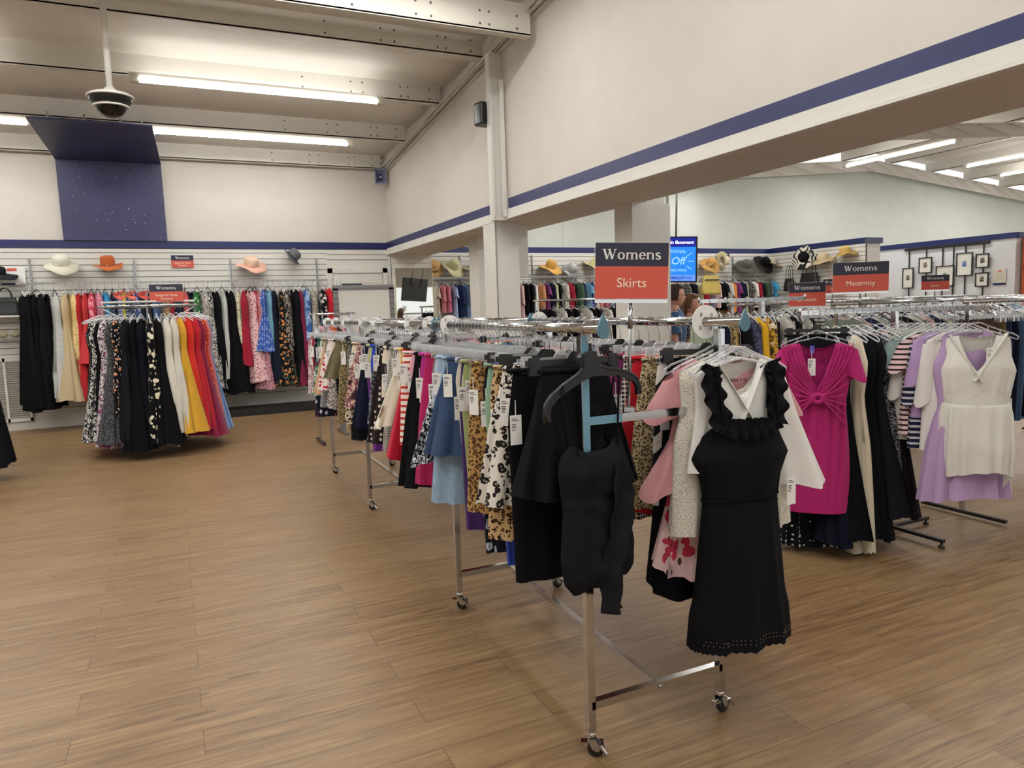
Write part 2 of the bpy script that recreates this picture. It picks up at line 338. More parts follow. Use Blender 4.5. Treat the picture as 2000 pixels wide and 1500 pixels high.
# right hall
mb = MB()
b = [(XQ, YR, 2.7), (26, YR, 2.7), (26, YR, 4.2), (16.4, YR, 5.05), (XQ, YR, 4.0)]
mb.v += b + [(x, y+.1, z) for x, y, z in b]; mb.face((0, 1, 2, 3, 4)); mb.face((9, 8, 7, 6, 5)); struct('wall_back_right', mb, PALEG)
mb = MB(); mb.box((7.55, YR-.01, 2.79), (7.57, YR, 4.6)); mb.box((10.2, YR-.06, 2.79), (11.1, YR, 4.6)); struct('trim_wall_panel', mb, PALEG)
slatwall('wall_back_right_slats', (XQ, 13.4, 0), (13.15, 13.4, 0), (0, -1, 0))
mb = MB(); mb.box((XQ, 13.37, 2.67), (13.15, 13.42, 2.785)); mb.box((13.12, 10.69, 2.67), (13.17, 13.4, 2.785)); mb.m = 1; mb.box((13.12, 10.655, 2.67), (13.62, 10.69, 2.785)); struct('trim_band_back_right', mb, [NAVYB, plain('4a5068', .4)])
slatwall('wall_wing_slats', (13.15, 13.4, 0), (13.15, 10.69, 0), (-1, 0, 0))
mb = MB(); mb.box((13.18, 10.69, 0), (13.58, 13.4, 2.67)); struct('wall_wing', mb, WHITE)
mb = MB(); mb.box((15.85, 9.3, 0), (15.97, 13.4, 2.68)); mb.box((15.97, 9.3, 0), (22, 9.36, 2.68)); struct('wall_gallery', mb, plain('d6d6d8', .6, 0, 'gallery_wall'))
mb = MB(); mb.box((15.82, 9.27, 2.67), (15.87, 13.4, 2.785)); mb.box((15.87, 9.26, 2.67), (22, 9.3, 2.785)); struct('trim_band_gallery', mb, NAVYB)
# right roof: ridge runs in depth
def zr2(x): return 5.05-.085*abs(x-16.4)
mb = MB(); mb.v += [(XQ, -5, zr2(XQ)+.3), (16.4, -5, 5.35), (26, -5, zr2(26)+.3), (26, YR+.2, zr2(26)+.3), (16.4, YR+.2, 5.35), (XQ, YR+.2, zr2(XQ)+.3)]
mb.face((0, 1, 4, 5)); mb.face((1, 2, 3, 4)); struct('ceiling_right', mb, CEIL)
for x in (6, 7.6, 9.2, 10.8, 12.4, 14, 15.6, 17.2, 18.8, 20.4, 22, 23.6):
    mb = MB(); mb.box((x, -5, zr2(x)), (x+.015, YR, zr2(x)+.24)); mb.box((x, -5, zr2(x)), (x+.07, YR, zr2(x)+.012)); struct('ceiling_right_purlin', mb, BEAMW)
for y, n in ((13.2, 'rear'), (9.3, 'mid'), (4.6, 'near')):
    mb = MB()
    for a, c in ((XQ, 16.4), (16.4, 26)):
        mb.bar((a, y, zr2(a)-.06), (c, y, zr2(c)-.06), .12, .03); mb.bar((a, y, zr2(a)-.3), (c, y, zr2(c)-.3), .03); mb.bar((a, y, zr2(a)-.18), (c, y, zr2(c)-.18), .02, .22)
        for k in range(12):
            x = a+(c-a)*k/12; x2 = a+(c-a)*(k+1)/12; mb.bar((x, y-.1, zr2(x)-.06), (x2, y-.1, zr2(x2)-.3), .02)
    struct('ceiling_right_truss', mb, BEAMW)
# door in the back wall
mb = MB(); mb.box((2.5, YB-.06, 0), (2.58, YB-.02, 2.34)); mb.box((3.46, YB-.06, 0), (3.54, YB-.02, 2.34)); mb.box((2.5, YB-.06, 2.26), (3.54, YB-.02, 2.34))
fr = struct('door_frame', mb, WHITE)
mb = MB(); mb.box((2.59, YB-.045, 0), (3.45, YB-.02, 2.25))
for x in (2.68, 3.07):
    for z0, z1 in ((1.6, 2.1), (.75, 1.5), (.12, .65)):
        for a, c in (((x, z0), (x+.3, z0+.015)), ((x, z1-.015), (x+.3, z1)), ((x, z0), (x+.015, z1)), ((x+.285, z0), (x+.3, z1))): mb.box((a[0], YB-.052, a[1]), (c[0], YB-.045, c[1]))
dr = struct('door_1', mb, WHITE)
mb = MB(); mb.lathe([(0, 0), (.012, 0), (.012, .04), (.03, .045), (.03, .07), (0, .08)], 12, fn=lambda p, a, r: (3.38+p[0], YB-.045-p[2], 1.05+p[1])); mb.put('door_handle', STEEL, dr)
# fluorescent fixtures ----------------------------------------------------
def strip_light(loc, L, rz, label, group, power):
    t = thing('ceiling_light', label, 'light', loc, (0, 0, rz), group)
    mb = MB(); mb.box((-L/2-.1, -.03, .028), (L/2+.1, .03, .075)); mb.box((-L/2-.1, -.04, -.03), (-L/2, .04, .03)); mb.box((L/2, -.04, -.03), (L/2+.1, .04, .03)); mb.put('housing', BEAMW, t)
    mb = MB(); mb.tube([(-L/2, -.034, 0), (L/2, -.034, 0)], .017, 10); mb.put('tube', SP['tube'], t)
    mb = MB(); mb.tube([(-L/2, .034, 0), (L/2, .034, 0)], .017, 10); mb.put('tube', SP['tube'], t)
    area_lamp('tube_glow', (0, 0, -.03), L, .1, power, 0, t)
    u = area_lamp('tube_glow_up', (0, 0, .0), L, .16, power*.05, 0, t); u.rotation_euler = (math.pi, 0, 0); u.location = (0, 0, .09)
    return t
P = LAMP_POWER
strip_light((1.21, 9.22, 4.19), 2.66, 0, 'fluorescent strip light under the beam behind the black dome camera', 'left hall strip lights', P*.7)
strip_light((1.2, 11.45, 4.15), 2.9, 0, 'long fluorescent strip light right of the starry panel, lowest in the sloping ceiling', 'left hall strip lights', P*.5)
strip_light((-2.35, 9.22, 4.19), 1.6, 0, 'fluorescent strip whose end shows at the far left, above the others', 'left hall strip lights', P*.6)
strip_light((-2.8, 11.45, 4.15), 2.6, 0, 'fluorescent strip light left of the starry panel, cut by the photo edge', 'left hall strip lights', P*.7)
for i, (x, y) in enumerate(((-1.5, 6), (1.5, 6), (-4.8, 6), (-1.5, 3), (1.5, 3), (-4.8, 3), (-1.5, 0), (1.6, 0), (-4.8, 0), (0, -3), (-6.5, 9.5))):
    strip_light((x, y, zroof(y)-.08), 2.4, 0, 'fluorescent strip light under the sloping ceiling outside the photo', 'strip lights over the aisle', P*.95)
RL = [((14.6, 11.1), 'shortest fluorescent strip in the right hall, over the wing wall'), ((17.6, 10.2), 'second fluorescent strip in the right hall, between two others'), ((19.9, 10.8), 'lowest and rightmost fluorescent strip in the right hall')]
for (x, y), lb in RL: strip_light((x, y, 4.6 if x > 14.7 else 4.62), 2.6, math.pi/2, lb, 'right hall strip lights', P*1.3)
for x, y in ((7, 1), (7, 4.5), (7, 8), (7, 11.3), (10.5, 2), (10.5, 6), (10.5, 9.8), (10.5, 11.6), (14, 3), (18, 4), (18, 7), (22, 10.5)):
    strip_light((x, y, zr2(x)-.36), 2.4, math.pi/2, 'fluorescent strip light along the right hall ceiling, hidden above the header', 'strip lights hidden above the header', P*1.05)
# ================================================================ HANGERS
def hook_path(rr=.021, drop=.085):
    p = []
    for a in range(-40, 235, 18): p.append((rr*math.cos(math.radians(a)), 0, rr*math.sin(math.radians(a))))
    return p + [(-.006, 0, -rr*1.25), (0, 0, -rr*2), (0, 0, -drop)]
def hk(mb, drop=.085, r=.0016, n=6): mb.tube(hook_path(drop=drop), r, n); return mb
def body_clear_top(mb, w=.2, r=.0042, n=6):
    up = [(-w, -.172), (-w*.86, -.153), (-.1, -.128), (-.045, -.105), (-.018, -.09), (.018, -.09), (.045, -.105), (.1, -.128), (w*.86, -.153), (w, -.172)]
    mb.tube([(x, 0, z) for x, z in up], r, n)
    lo = [(-w, -.172), (-w*.96, -.186), (-w*.84, -.177), (-.1, -.148), (0, -.126), (.1, -.148), (w*.84, -.177), (w*.96, -.186), (w, -.172)]
    mb.tube([(x, 0, z) for x, z in lo], r, n)
    for x in (-.05, .05, -.11, .11): mb.tube([(x, 0, -.106-abs(x)*.2), (x, 0, -.133-abs(x)*.22)], r*.7, 5)
    return mb
def body_bar(mb, w=.17, h=.014, t=.006):
    mb.prism([(-w, -.1), (w, -.1), (w, -.1-h), (-w, -.1-h)], -t/2, t/2); mb.prism([(-.03, -.1), (-.012, -.078), (.012, -.078), (.03, -.1)], -t/2, t/2); return mb
def clip_mesh(x):
    mb = MB()
    for sg in (-1, 1): mb.prism([(x-.017, -.092), (x+.017, -.092), (x+.02, -.15), (x-.02, -.15)], sg*.006-.0025, sg*.006+.0025)
    mb.prism([(x-.01, -.11), (x+.01, -.11), (x+.01, -.125), (x-.01, -.125)], -.0105, .0105); return mb
HM = {'hook': hk(MB()).mesh('hook', HOOKM), 'ctop': body_clear_top(MB()).mesh('hanger_body', CLEAR), 'cbar': body_bar(MB()).mesh('hanger_bar', CLEAR), 'bbar': body_bar(MB(), .18, .02, .012).mesh('hanger_bar', BLACKP),
      'cclipL': clip_mesh(-.135).mesh('clip', CLEAR), 'cclipR': clip_mesh(.135).mesh('clip', CLEAR), 'bclipL': clip_mesh(-.15).mesh('clip', BLACKP), 'bclipR': clip_mesh(.15).mesh('clip', BLACKP)}
def black_body():
    mb = MB(); top = [(0, -.075), (.028, -.08), (.034, -.125), (.06, -.14), (.12, -.158), (.175, -.18), (.205, -.205), (.215, -.235), (.212, -.262)]
    low = [(.196, -.262), (.198, -.235), (.186, -.216), (.16, -.2), (.11, -.182), (.05, -.166), (0, -.158)]
    pts = top + low + [(-x, z) for x, z in low[::-1][1:]] + [(-x, z) for x, z in top[::-1][:-1]]
    mb.prism(pts, -.006, .006); mb.tube([(x, 0, z-.003) for x, z in [(-a, b) for a, b in top[::-1][:7]]], .008, 6); mb.tube([(x, 0, z-.003) for x, z in top[2:]], .008, 6); return mb
HM['btop'] = black_body().mesh('hanger_body', BLACKP)
mb = MB(); hk(mb, r=.0018, n=5); mb.m = 1; body_clear_top(mb, .19, .0042, 4); HM['far_top'] = mb.mesh('hanger', [HOOKM, CLEAR])
mb = MB(); hk(mb, r=.0018, n=5); mb.m = 1; mb.tube([(-.19, 0, -.17), (-.08, 0, -.125), (0, 0, -.085), (.08, 0, -.125), (.19, 0, -.17)], .006, 5); mb.tube([(-.19, 0, -.17), (.19, 0, -.17)], .005, 5); HM['far_black'] = mb.mesh('hanger', [HOOKM, BLACKP])
mb = MB(); hk(mb, r=.0018, n=5); mb.m = 1; body_bar(mb, .16, .016); [mb.prism([(x-.016, -.1), (x+.016, -.1), (x+.018, -.145), (x-.018, -.145)], -.008, .008) for x in (-.13, .13)]; HM['far_bar'] = mb.mesh('hanger', [HOOKM, CLEAR])
HKIND = {'ctop': 'clear plastic hanger', 'cbar': 'clear plastic clip hanger', 'bbar': 'black plastic clip hanger', 'btop': 'black moulded plastic hanger', 'far_top': 'clear plastic hanger', 'far_black': 'black hanger', 'far_bar': 'clear clip hanger'}
def hanger(kind, loc, rz, glabel, group):
    lab = f"{HKIND[kind]} holding the {glabel}"
    if kind.startswith('far'): return link('clothes_hanger', HM[kind], None, loc, (0, 0, rz), label=lab, category='hanger', group=group)
    t = thing('clothes_hanger', lab, 'hanger', loc, (0, 0, rz), group); link('hook', HM['hook'], t)
    link('hanger_bar' if 'bar' in kind else 'hanger_body', HM[kind], t)
    if 'bar' in kind:
        for s in 'LR': link('clip', HM[kind[0]+'clip'+s], t)
    return t
# ================================================================ GARMENTS
def lerp(x, tab): return float(np.interp(x, [a for a, _ in tab], [b for _, b in tab]))
def cloth_mb(ws, ds, L, top, nf=4, amp=.015, seed=0, N=44, R=20, hem=0.0, p=.75, z0=0, mb=None, tfold=1.5, twist=0):
    """a closed tube of cloth: ws/ds half width and half depth by depth below the hook, top(c,front) where the edge starts, vertical folds growing to the hem"""
    r = random.Random(seed); ph = [r.uniform(0, 6.28) for _ in range(4)]; mb = mb or MB()
    def f(i, j):
        t = j/(R-1); th = 2*math.pi*i/N; c, s = math.cos(th), math.sin(th); zt = top(c, s < 0)
        hm = hem*math.sin(nf*th*.5+ph[3]); d = zt+(L+hm-zt)*t; w = lerp(d, ws); dd = lerp(d, ds); a = amp*max(t, 0)**tfold
        x = w*math.copysign(abs(c)**p, c); fo = a*(math.sin(nf*math.pi*c+ph[0]+.5*math.sin(3*t+ph[1]))+.45*math.sin(2.3*nf*math.pi*c+ph[2]+t*2))
        x += a*.5*math.sin(nf*3*th+ph[1]); y = (dd*s)*(1 if t > .02 else .5)+fo*(.6+.4*abs(s)); x += twist*t
        return (x, y, -d+z0)
    mb.grid(f, N, R, True); return mb
def flat_top(z): return lambda c, fr: z
def neck(z, shoulder, dipf=.1, dipb=.02, half=.42):
    def f(c, fr):
        a = abs(c)
        if a > half: return z+shoulder*(a-half)/(1-half)
        q = 1-(a/half)**1.6; return z+(dipf if fr else dipb)*q
    return f
def strap(mb, p0, p1, w=.008, sag=0): mb.bar(p0, p1, .003, w, up=(1, 0, 0)); return mb
def sleeve(mb, sx, z0, z1, out, w0, w1, d0=.03, d1=.04, N=16, R=8, seed=0, ruf=0):
    def f(i, j):
        t = j/(R-1); th = 2*math.pi*i/N; w = w0+(w1-w0)*t; d = d0+(d1-d0)*t
        return (sx*(.155+out*t+w*math.cos(th)*.5), d*math.sin(th)+ruf*t*math.sin(5*th+seed), -(z0+(z1-z0)*t)-w*.25*abs(math.cos(th))*(1-t)+ .02*math.sin(th*2)*t)
    mb.grid(f, N, R, True); return mb
LIB = {}
def lib(name, mb): LIB[name] = mb.mesh(name, [None])
# skirts, length 1 variants scaled in z: three cuts of each
for v in range(3):
    lib(f'skirt{v}', cloth_mb([(.13, .15), (.2, .165), (.35, .175+.015*v), (.63, .19+.03*v)], [(.13, .012), (.3, .026), (.63, .04+.008*v)], .63, flat_top(.13), 2.5+v, .012+.006*v, v+11, hem=.006))
    lib(f'narrow{v}', cloth_mb([(.13, .14), (.25, .16), (.63, .15-.01*v)], [(.13, .012), (.3, .025), (.63, .028)], .63, flat_top(.13), 2+v, .008, v+31, hem=.004))
    lib(f'flare{v}', cloth_mb([(.13, .135), (.3, .17), (.63, .24+.02*v)], [(.13, .012), (.3, .03), (.63, .06)], .63, flat_top(.13), 4+v, .026, v+51, hem=.014))
    t = neck(.13, .045, .1, .015)
    lib(f'tee{v}', sleeve(sleeve(cloth_mb([(.1, .18), (.2, .195), (.4, .2), (.78, .215+.01*v)], [(.13, .012), (.2, .035), (.78, .05)], .74, t, 3, .014, v+71), 1, .165, .36, .07, .15, .13, seed=v), -1, .165, .36, .07, .15, .13, seed=v+2))
    lib(f'dress{v}', cloth_mb([(.1, .155), (.2, .135), (.33, .18), (.55, .15), (.8, .2), (1.15, .24+.03*v)], [(.13, .012), (.25, .04), (.55, .035), (1.15, .085+.02*v)], 1.12, neck(.13, .035, .13, .03), 4+v, .03, v+91, hem=.012))
    lib(f'maxi{v}', cloth_mb([(.12, .11), (.2, .12), (.33, .16), (.55, .13), (.85, .17), (1.6, .21+.05*v)], [(.13, .012), (.25, .045), (.55, .04), (1.6, .1+.035*v)], 1.55, neck(.14, .03, .14, .06), 5+v, .035, v+111, hem=.015))
    lib(f'shirt{v}', sleeve(sleeve(cloth_mb([(.1, .18), (.2, .2), (.8, .22)], [(.13, .015), (.2, .05), (.8, .06)], .74, t, 3, .014, v+131), 1, .165, .5, .05, .12, .11, .035, .035, seed=v), -1, .165, .5, .05, .12, .11, .035, .035, seed=v+2))
CATS = {'skirt': 'skirt', 'narrow': 'skirt', 'flare': 'skirt', 'tee': 'shirt', 'shirt': 'shirt', 'dress': 'dress', 'maxi': 'dress'}
def tagmesh():
    mb = MB(); mb.m = 0; mb.box((-.021, -.001, -.1), (.021, .001, 0)); mb.m = 1
    for z, a in ((-.012, .6), (-.018, .8), (-.03, .5), (-.036, .5), (-.042, .5), (-.05, .4)): mb.box((-.016, -.0016, z-.0012), (-.016+.032*a, -.001, z+.0012))
    mb.m = 2; mb.box((-.0012, -.0008, 0), (.0012, .0008, .05)); return mb.mesh('price_tag', [TAGW, INK, TAGW])
TAGM = tagmesh()
WBM = MB(); WBM.tube([(.152*math.cos(a)*1.0, .0145*math.sin(a), -.138) for a in np.linspace(0, 2*math.pi, 24, endpoint=False)], .009, 6, closed=True); WB = WBM.mesh('waistband', [None])
labels_used = {}
def uniq(lab, alts):
    for a in [lab]+[lab+' '+x for x in alts]:
        a = ' '.join(a.split()[:16])
        if a not in labels_used: labels_used[a] = 1; return a
    return lab
def hung(kind, fab, desc, where, loc, rz=0, h='far_top', zs=1, xs=1, group=None, near=None, tag=False, parts=False, hgroup=None, tx=-.1, tz=-.35, v=0, ys=1):
    """one garment and the hanger it hangs from"""
    noun = CATS.get(kind, 'garment'); base = f"{desc} {noun}" if noun not in desc.split() else desc
    full = f"{base} {where}"; alts = []
    if near: alts = [f"beside {near[0]}", f"between {near[0]} and {near[1]}" if len(near) > 1 else f"near {near[0]}"]
    lab = uniq(full, alts); m = cloth(fab); me = LIB[kind+str(v % 3)]
    sk = noun == 'skirt'; z = loc[2]
    if tag or parts:
        t = thing(noun, lab, noun, loc, (0, 0, rz), group)
        link(noun+'_body', me, t, (0, 0, -.13*(1-zs)), mat=m, scale=(xs, ys, zs))
        if parts and sk: link('waistband', WB, t, mat=m, scale=(xs, ys, 1))
        if tag: link('price_tag', TAGM, t, (tx, -.035, tz), (0, 0, RND.uniform(-.5, .3)))
    else:
        link(noun, me, None, (loc[0], loc[1], z-.13*(1-zs)), (0, 0, rz), mat=m, scale=(xs, ys, zs), label=lab, category=noun, group=group)
    hl = base if len(base.split()) < 9 else ' '.join(base.split()[:8]); hl = ' '.join((hl+' '+where).split()[:11])
    hl2 = uniq(HKIND[h]+' holding the '+hl, ([f'beside {near[0]}'] if near else [])+([lab.split(where)[-1].strip()] if where in lab else []))
    o = hanger(h, loc, rz, '', hgroup or (group or 'garments')+' hangers'); o['label'] = hl2
# ================================================================ RACKS
def caster(parent, loc, rz=0, brake=False):
    mb = MB(); mb.lathe([(0, .068), (.013, .068), (.017, .075), (.017, .085), (.012, .092), (0, .092)], 14); 
    for s in (-1, 1): mb.prism([(-.014, .068), (.014, .068), (.03, .03), (.02, .022), (.004, .03)], s*.016-.0012, s*.016+.0012)
    if brake: mb.box((-.035, -.012, .05), (-.012, .012, .056)); mb.box((.02, -.02, .045), (.042, .02, .05)); mb.bar((.03, -.02, .048), (.05, -.026, .02), .008)
    c = mb.put('caster', CHROME, parent, loc, (0, 0, rz))
    mb = MB(); mb.lathe([(0, -.012), (.01, -.013), (.026, -.012), (.0295, -.008), (.0295, .008), (.026, .012), (.01, .013), (0, .012)], 20, fn=lambda p, a, r: (.016+p[0], p[2], .0298+p[1])); mb.put('wheel', DARKM, c)
def teardrop(y, x, z, flip=1):
    mb = MB(); pts = [(0, .055)]+[(.024*math.sin(a)*1.0, -.006-.024*math.cos(a)+.012) for a in np.linspace(2.2, -0.0, 1)]
    pts = [(0, .045), (.009, .028), (.019, .006), (.022, -.008), (.018, -.022), (.009, -.03), (0, -.032), (-.009, -.03), (-.018, -.022), (-.022, -.008), (-.019, .006), (-.009, .028)]
    mb.prism([(x+a, z+b) for a, b in pts], y-.004, y+.004); return mb
TEAL = plain('6d9bb0', .5, 0, 'protective_film', var=0); TEALD = plain('557a8c', .5, 0, 'end_cap', var=0)
def double_rack(name_label, xa, xb, y0, y1, r0, r1, skew, group, film=False):
    t = thing('clothing_rack', name_label, 'clothing rack', (xa, y0, 0), (0, 0, 0), group); W = xb-xa
    sh = lambda y: (y-y0)*skew
    for fy in (0, y1-y0):
        for i, x in enumerate((0, W)):
            mb = MB(); mb.box((x-.014, fy-.014, .09), (x+.014, fy+.014, 1.455)); p = mb.put('post', CHROME, t, (sh(y0+fy), 0, 0)); caster(p, (x, fy, 0), (-.5, .25)[i], True)
        mb = MB(); mb.bar((0, fy, .185), (W, fy, .185), .028); mb.put('crossbar', CHROME, t, (sh(y0+fy), 0, 0))
        mb = MB(); mb.bar((0, fy, 1.172), (W, fy, 1.172), .012, .028); mb.lathe([(0, 0), (.008, 0), (.008, .004), (0, .006)], 8, fn=lambda p, a, r: (W*.9+p[0], fy-.006-p[2], 1.172+p[1])); mb.put('brace', CHROME, t, (sh(y0+fy), 0, 0))
    mb = MB(); mb.bar((W/2, 0, .185), (W/2+sh(y1), y1-y0, .185), .024); mb.put('base_bar', CHROME, t)
    mb = MB(); mb.lathe([(0, 0), (.007, 0), (.007, .003), (0, .006)], 10, fn=lambda p, a, r: (W/2+p[0], -.014-p[2], .185+p[1])); mb.put('bolt', STEEL, t)
    for x in (0, W):
        mb = MB(); mb.tube([(x+sh(r0), r0-y0, 1.48), (x+sh(r1), r1-y0, 1.48)], .0165, 16); r = mb.put('hang_rail', CHROME, t)
        for yy in (r0-y0, r1-y0): teardrop(yy, x+sh(yy+y0), 1.48).put('end_cap', TEALD, r)
    if film:
        mb = MB(); mb.box((-.012, -.0155, 1.0), (.014, -.0145, 1.455)); mb.box((.014, -.0155, 1.16), (.14, -.007, 1.186)); mb.put('protective_film', TEAL, t)
    return t
XA, XB, SK = 1.213, 1.782, .034
double_rack('chrome double-rail rolling rack nearest the camera, holding the skirts', XA, XB, 2.055, 3.45, 1.92, 3.68, SK, 'double-rail rolling racks', True)
double_rack('chrome double-rail rolling rack behind the front skirt rack, toward the back wall', XA+.12, XB+.12, 5.6, 7.1, 3.74, 7.25, .01, 'double-rail rolling racks')
railx = lambda y: XA+(y-2.055)*SK if y < 3.7 else XA+.12+(y-5.6)*.01
def clipk(): return 'cbar' if RND.random() > .08 else 'bbar'
# rail A: skirts from front to back  (fabric, description, cut, length, width scale, tag)
K, N_ = '0f0f12', '14182c'
RA = [('solid:'+K, 'long plain black', 'narrow', .74, 1.32, 0), ('solid:16161a', 'short pleated black tulle', 'flare', .42, .95, 0),
 ('leopard:dcd6cc:1b1614:8d8378:1.5', 'large-spotted black and white leopard', 'skirt', .5, 1.1, 1), ('leopard:c9a878:2a1a10:a8743c:.8', 'small-spotted tan leopard', 'skirt', .64, 1.22, 1),
 ('gingham:'+K+':e8e6e0', 'black and white gingham', 'narrow', .6, 1.0, 0), ('solid:2440a0', 'royal blue', 'narrow', .78, 1.0, 0), ('solid:93b79c', 'mint green', 'narrow', .68, 1.05, 0), ('leopard:b08a52:3a2412:7d5226:.6', 'brown cheetah print', 'skirt', .6, 1.2, 1), ('floral:10131f:aab4c4:6f7c92:.8', 'dark navy floral ruffled', 'narrow', .8, .95, 0),
 ('solid:9aa86e', 'sage green', 'narrow', .55, 1.12, 1), ('solid:432463', 'deep purple', 'narrow', .74, 1.0, 0), ('denim:34496a', 'dark blue denim', 'skirt', .43, 1.16, 1), ('denim:8fa9c0', 'pale blue denim', 'skirt', .66, 1.1, 0),
 ('solid:a9bcd6', 'light chambray blue', 'skirt', .42, 1.12, 1), ('print:14161f:d5d8dc:.7', 'black and white tangled print', 'flare', .52, 1.0, 1), ('solid:b52060', 'raspberry pink', 'skirt', .64, 1.12, 0), ('solid:b5308f', 'bright magenta', 'narrow', .52, 1.15, 1),
 ('solid:121214', 'black straight', 'skirt', .68, 1.1, 0), ('solid:e3a9b8', 'pale pink lace', 'narrow', .3, 1.1, 0), ('stripe:f1e6dc:c0392f:1.0', 'red and white striped', 'skirt', .5, 1.18, 1), ('solid:5f2578', 'pointed violet', 'narrow', .74, .95, 0),
 ('solid:c41f3a', 'bright red', 'flare', .62, 1.12, 0), ('solid:e0b53a', 'mustard yellow', 'narrow', .6, 1.05, 0), ('solid:e2dac6', 'cream flared', 'flare', .46, 1.05, 1), ('gingham:15151a:d8d4cc:.6', 'tiny black gingham', 'skirt', .62, 1.05, 0), 
 ('cow:e2d6bf:1c1a1c:1', 'cream and black cow print', 'skirt', .47, 1.12, 1), ('dots:231a1c:d9cfc4:1', 'dark brown polka dot', 'skirt', .6, 1.08, 0), ('print:14151c:8e9098:.5', 'black speckled', 'skirt', .5, 1.1, 1),
 ('solid:2a49b8', 'cobalt blue', 'narrow', .52, 1.15, 0), ('solid:b3b98a', 'olive cream', 'narrow', .42, 1.15, 1), ('solid:6a2a86', 'purple satin', 'narrow', .74, 1.0, 0), ('solid:171b33', 'navy blue', 'flare', .58, 1.05, 1), ('print:6a2440:d6b9a4:3a1a22:.6', 'maroon animal print', 'skirt', .46, 1.12, 1),
 ('leopard:ded0b4:1d1a18:b09a70:1', 'cream leopard', 'skirt', .58, 1.15, 1), ('solid:17181d', 'black midi', 'skirt', .72, 1.08, 0), ('solid:6f716f', 'slate grey', 'narrow', .62, 1.08, 0), ('leopard:94835a:2c2418:6a5a38:.6', 'olive leopard', 'skirt', .62, 1.12, 1), ('solid:c9ad84', 'camel', 'narrow', .7, 1.0, 0),
 ('solid:6b6348', 'dark olive', 'skirt', .3, 1.15, 0), ('solid:1a1d26', 'blue-black', 'narrow', .66, 1.1, 1), ('leopard:c4bcb8:2a2220:8e7c74:.7', 'grey and brown leopard', 'flare', .56, 1.0, 1), ('floral:e8dcd6:c02840:3c3a3a:.8', 'white floral with red blooms', 'skirt', .42, 1.1, 1),
 ('dots:77787a:d6d6d4:.5', 'grey pin-dot', 'skirt', .58, 1.1, 0), ('solid:c9a27c', 'beige panelled', 'flare', .48, 1.15, 0), ('print:2f6b55:c8ccc0:6b3048:.9', 'green plaid-like', 'skirt', .5, 1.1, 1), ('solid:1f6b4a', 'emerald green', 'narrow', .5, 1.1, 1), ('floral:151a2c:c9ccd6:8a3044:.8', 'dark floral long', 'skirt', .72, 1.12, 0),
 ('solid:6fc2ac', 'turquoise', 'narrow', .4, 1.1, 0), ('solid:a02038', 'crimson', 'narrow', .5, 1.05, 1), ('print:d8c8cc:8a4a58:.7', 'dusty pink patterned', 'skirt', .55, 1.1, 0)]
def rail_of(items, ys, xf, where, group, yaw, z=1.48):
    n = len(items)
    for i, (it, y) in enumerate(zip(items, ys)):
        fab, desc, cut, L, xs, tg = it
        nb = items[(i-1) % n if i else 1][1]; nb2 = items[(i+1) % n][1]
        hung(cut, fab, desc, where, (xf(y), y, z), yaw(i), clipk(), zs=L/.5, xs=xs, group=group, near=[f'the {nb} one', f'the {nb2} one'], tag=bool(tg) or i % 4 == 0, parts=True, v=i, tx=-.15*xs, tz=RND.uniform(-.3, -.19))
FILL = [('solid:1b1d26', 'dark filler', 'narrow', .5, 1.0, 0), ('print:3a3d48:b8bac2:.6', 'grey blotched', 'narrow', .48, 1.0, 0), ('solid:8a8478', 'taupe', 'narrow', .46, 1.0, 0), ('solid:2c2530', 'plum-black', 'narrow', .55, 1.0, 0), ('solid:d9d3c6', 'off-white', 'narrow', .4, .98, 0), ('denim:3d5470', 'faded denim', 'narrow', .44, 1.0, 0)]
RA2 = RA[:5]
for i in range(5, len(RA)):
    RA2.append(RA[i])
    f = list(FILL[i % 6]); f[1] = ['slim', 'folded', 'tucked', 'hidden', 'straight', 'soft', 'thin', 'small'][i//6 % 8]+' '+f[1].replace(' filler', ''); RA2.append(tuple(f))
RA = RA2; ysA = [2.21, 2.115]; y = 2.3
for i in range(2, len(RA)): ysA.append(y); y += .04+.00032*i
ysA = [2.21, 2.115]+[2.3+(v-2.3)*4.88/(ysA[-1]-2.3) for v in ysA[2:]]
rail_of(RA, ysA, railx, 'on the near rail of the skirt racks', 'skirts on the near rail', lambda i: math.radians([0, 0][i] if i < 2 else -RND.uniform(16, 34)))
RB = [('diag:ddd8d0:15151a:1', 'black and white diagonal striped', 'skirt', .55, 1.0, 0), ('leopard:c8b68e:2e2416:9a8050:.45', 'tan dotted knit', 'skirt', .58, 1.1, 0), ('solid:c8202c', 'scarlet red', 'flare', .64, 1.1, 0), ('gingham:'+K+':e8e6e0', 'black and white check', 'skirt', .66, 1.05, 0),
 ('solid:7a2f5c', 'plum', 'skirt', .6, 1.05, 0), ('solid:c4232e', 'red denim', 'narrow', .35, 1.05, 0), ('solid:141416', 'jet black', 'skirt', .5, 1.05, 0), ('solid:8f1a2c', 'dark red', 'skirt', .66, 1.1, 0), ('print:2a3350:c9ccd4:.8', 'navy patterned', 'skirt', .55, 1.05, 0), ('solid:3d5b7a', 'steel blue', 'narrow', .55, 1.05, 0)]
ysB = [2.2+.075*i for i in range(19)]+[3.85+.14*i for i in range(24)]
def cyc(base, n, extra):
    o = []
    for i in range(n):
        b = list(base[i % len(base)]); k = i//len(base)
        if k: b[1] = extra[(k-1) % len(extra)]+' '+b[1]
        o.append(tuple(b))
    return o
rail_of(cyc(RB, len(ysB), ['tucked-in', 'half-hidden', 'back-row', 'farther']), ysB, lambda y: railx(y)+.569, 'on the far rail of the skirt racks', 'skirts on the far rail', lambda i: math.radians(-RND.uniform(4, 22)))
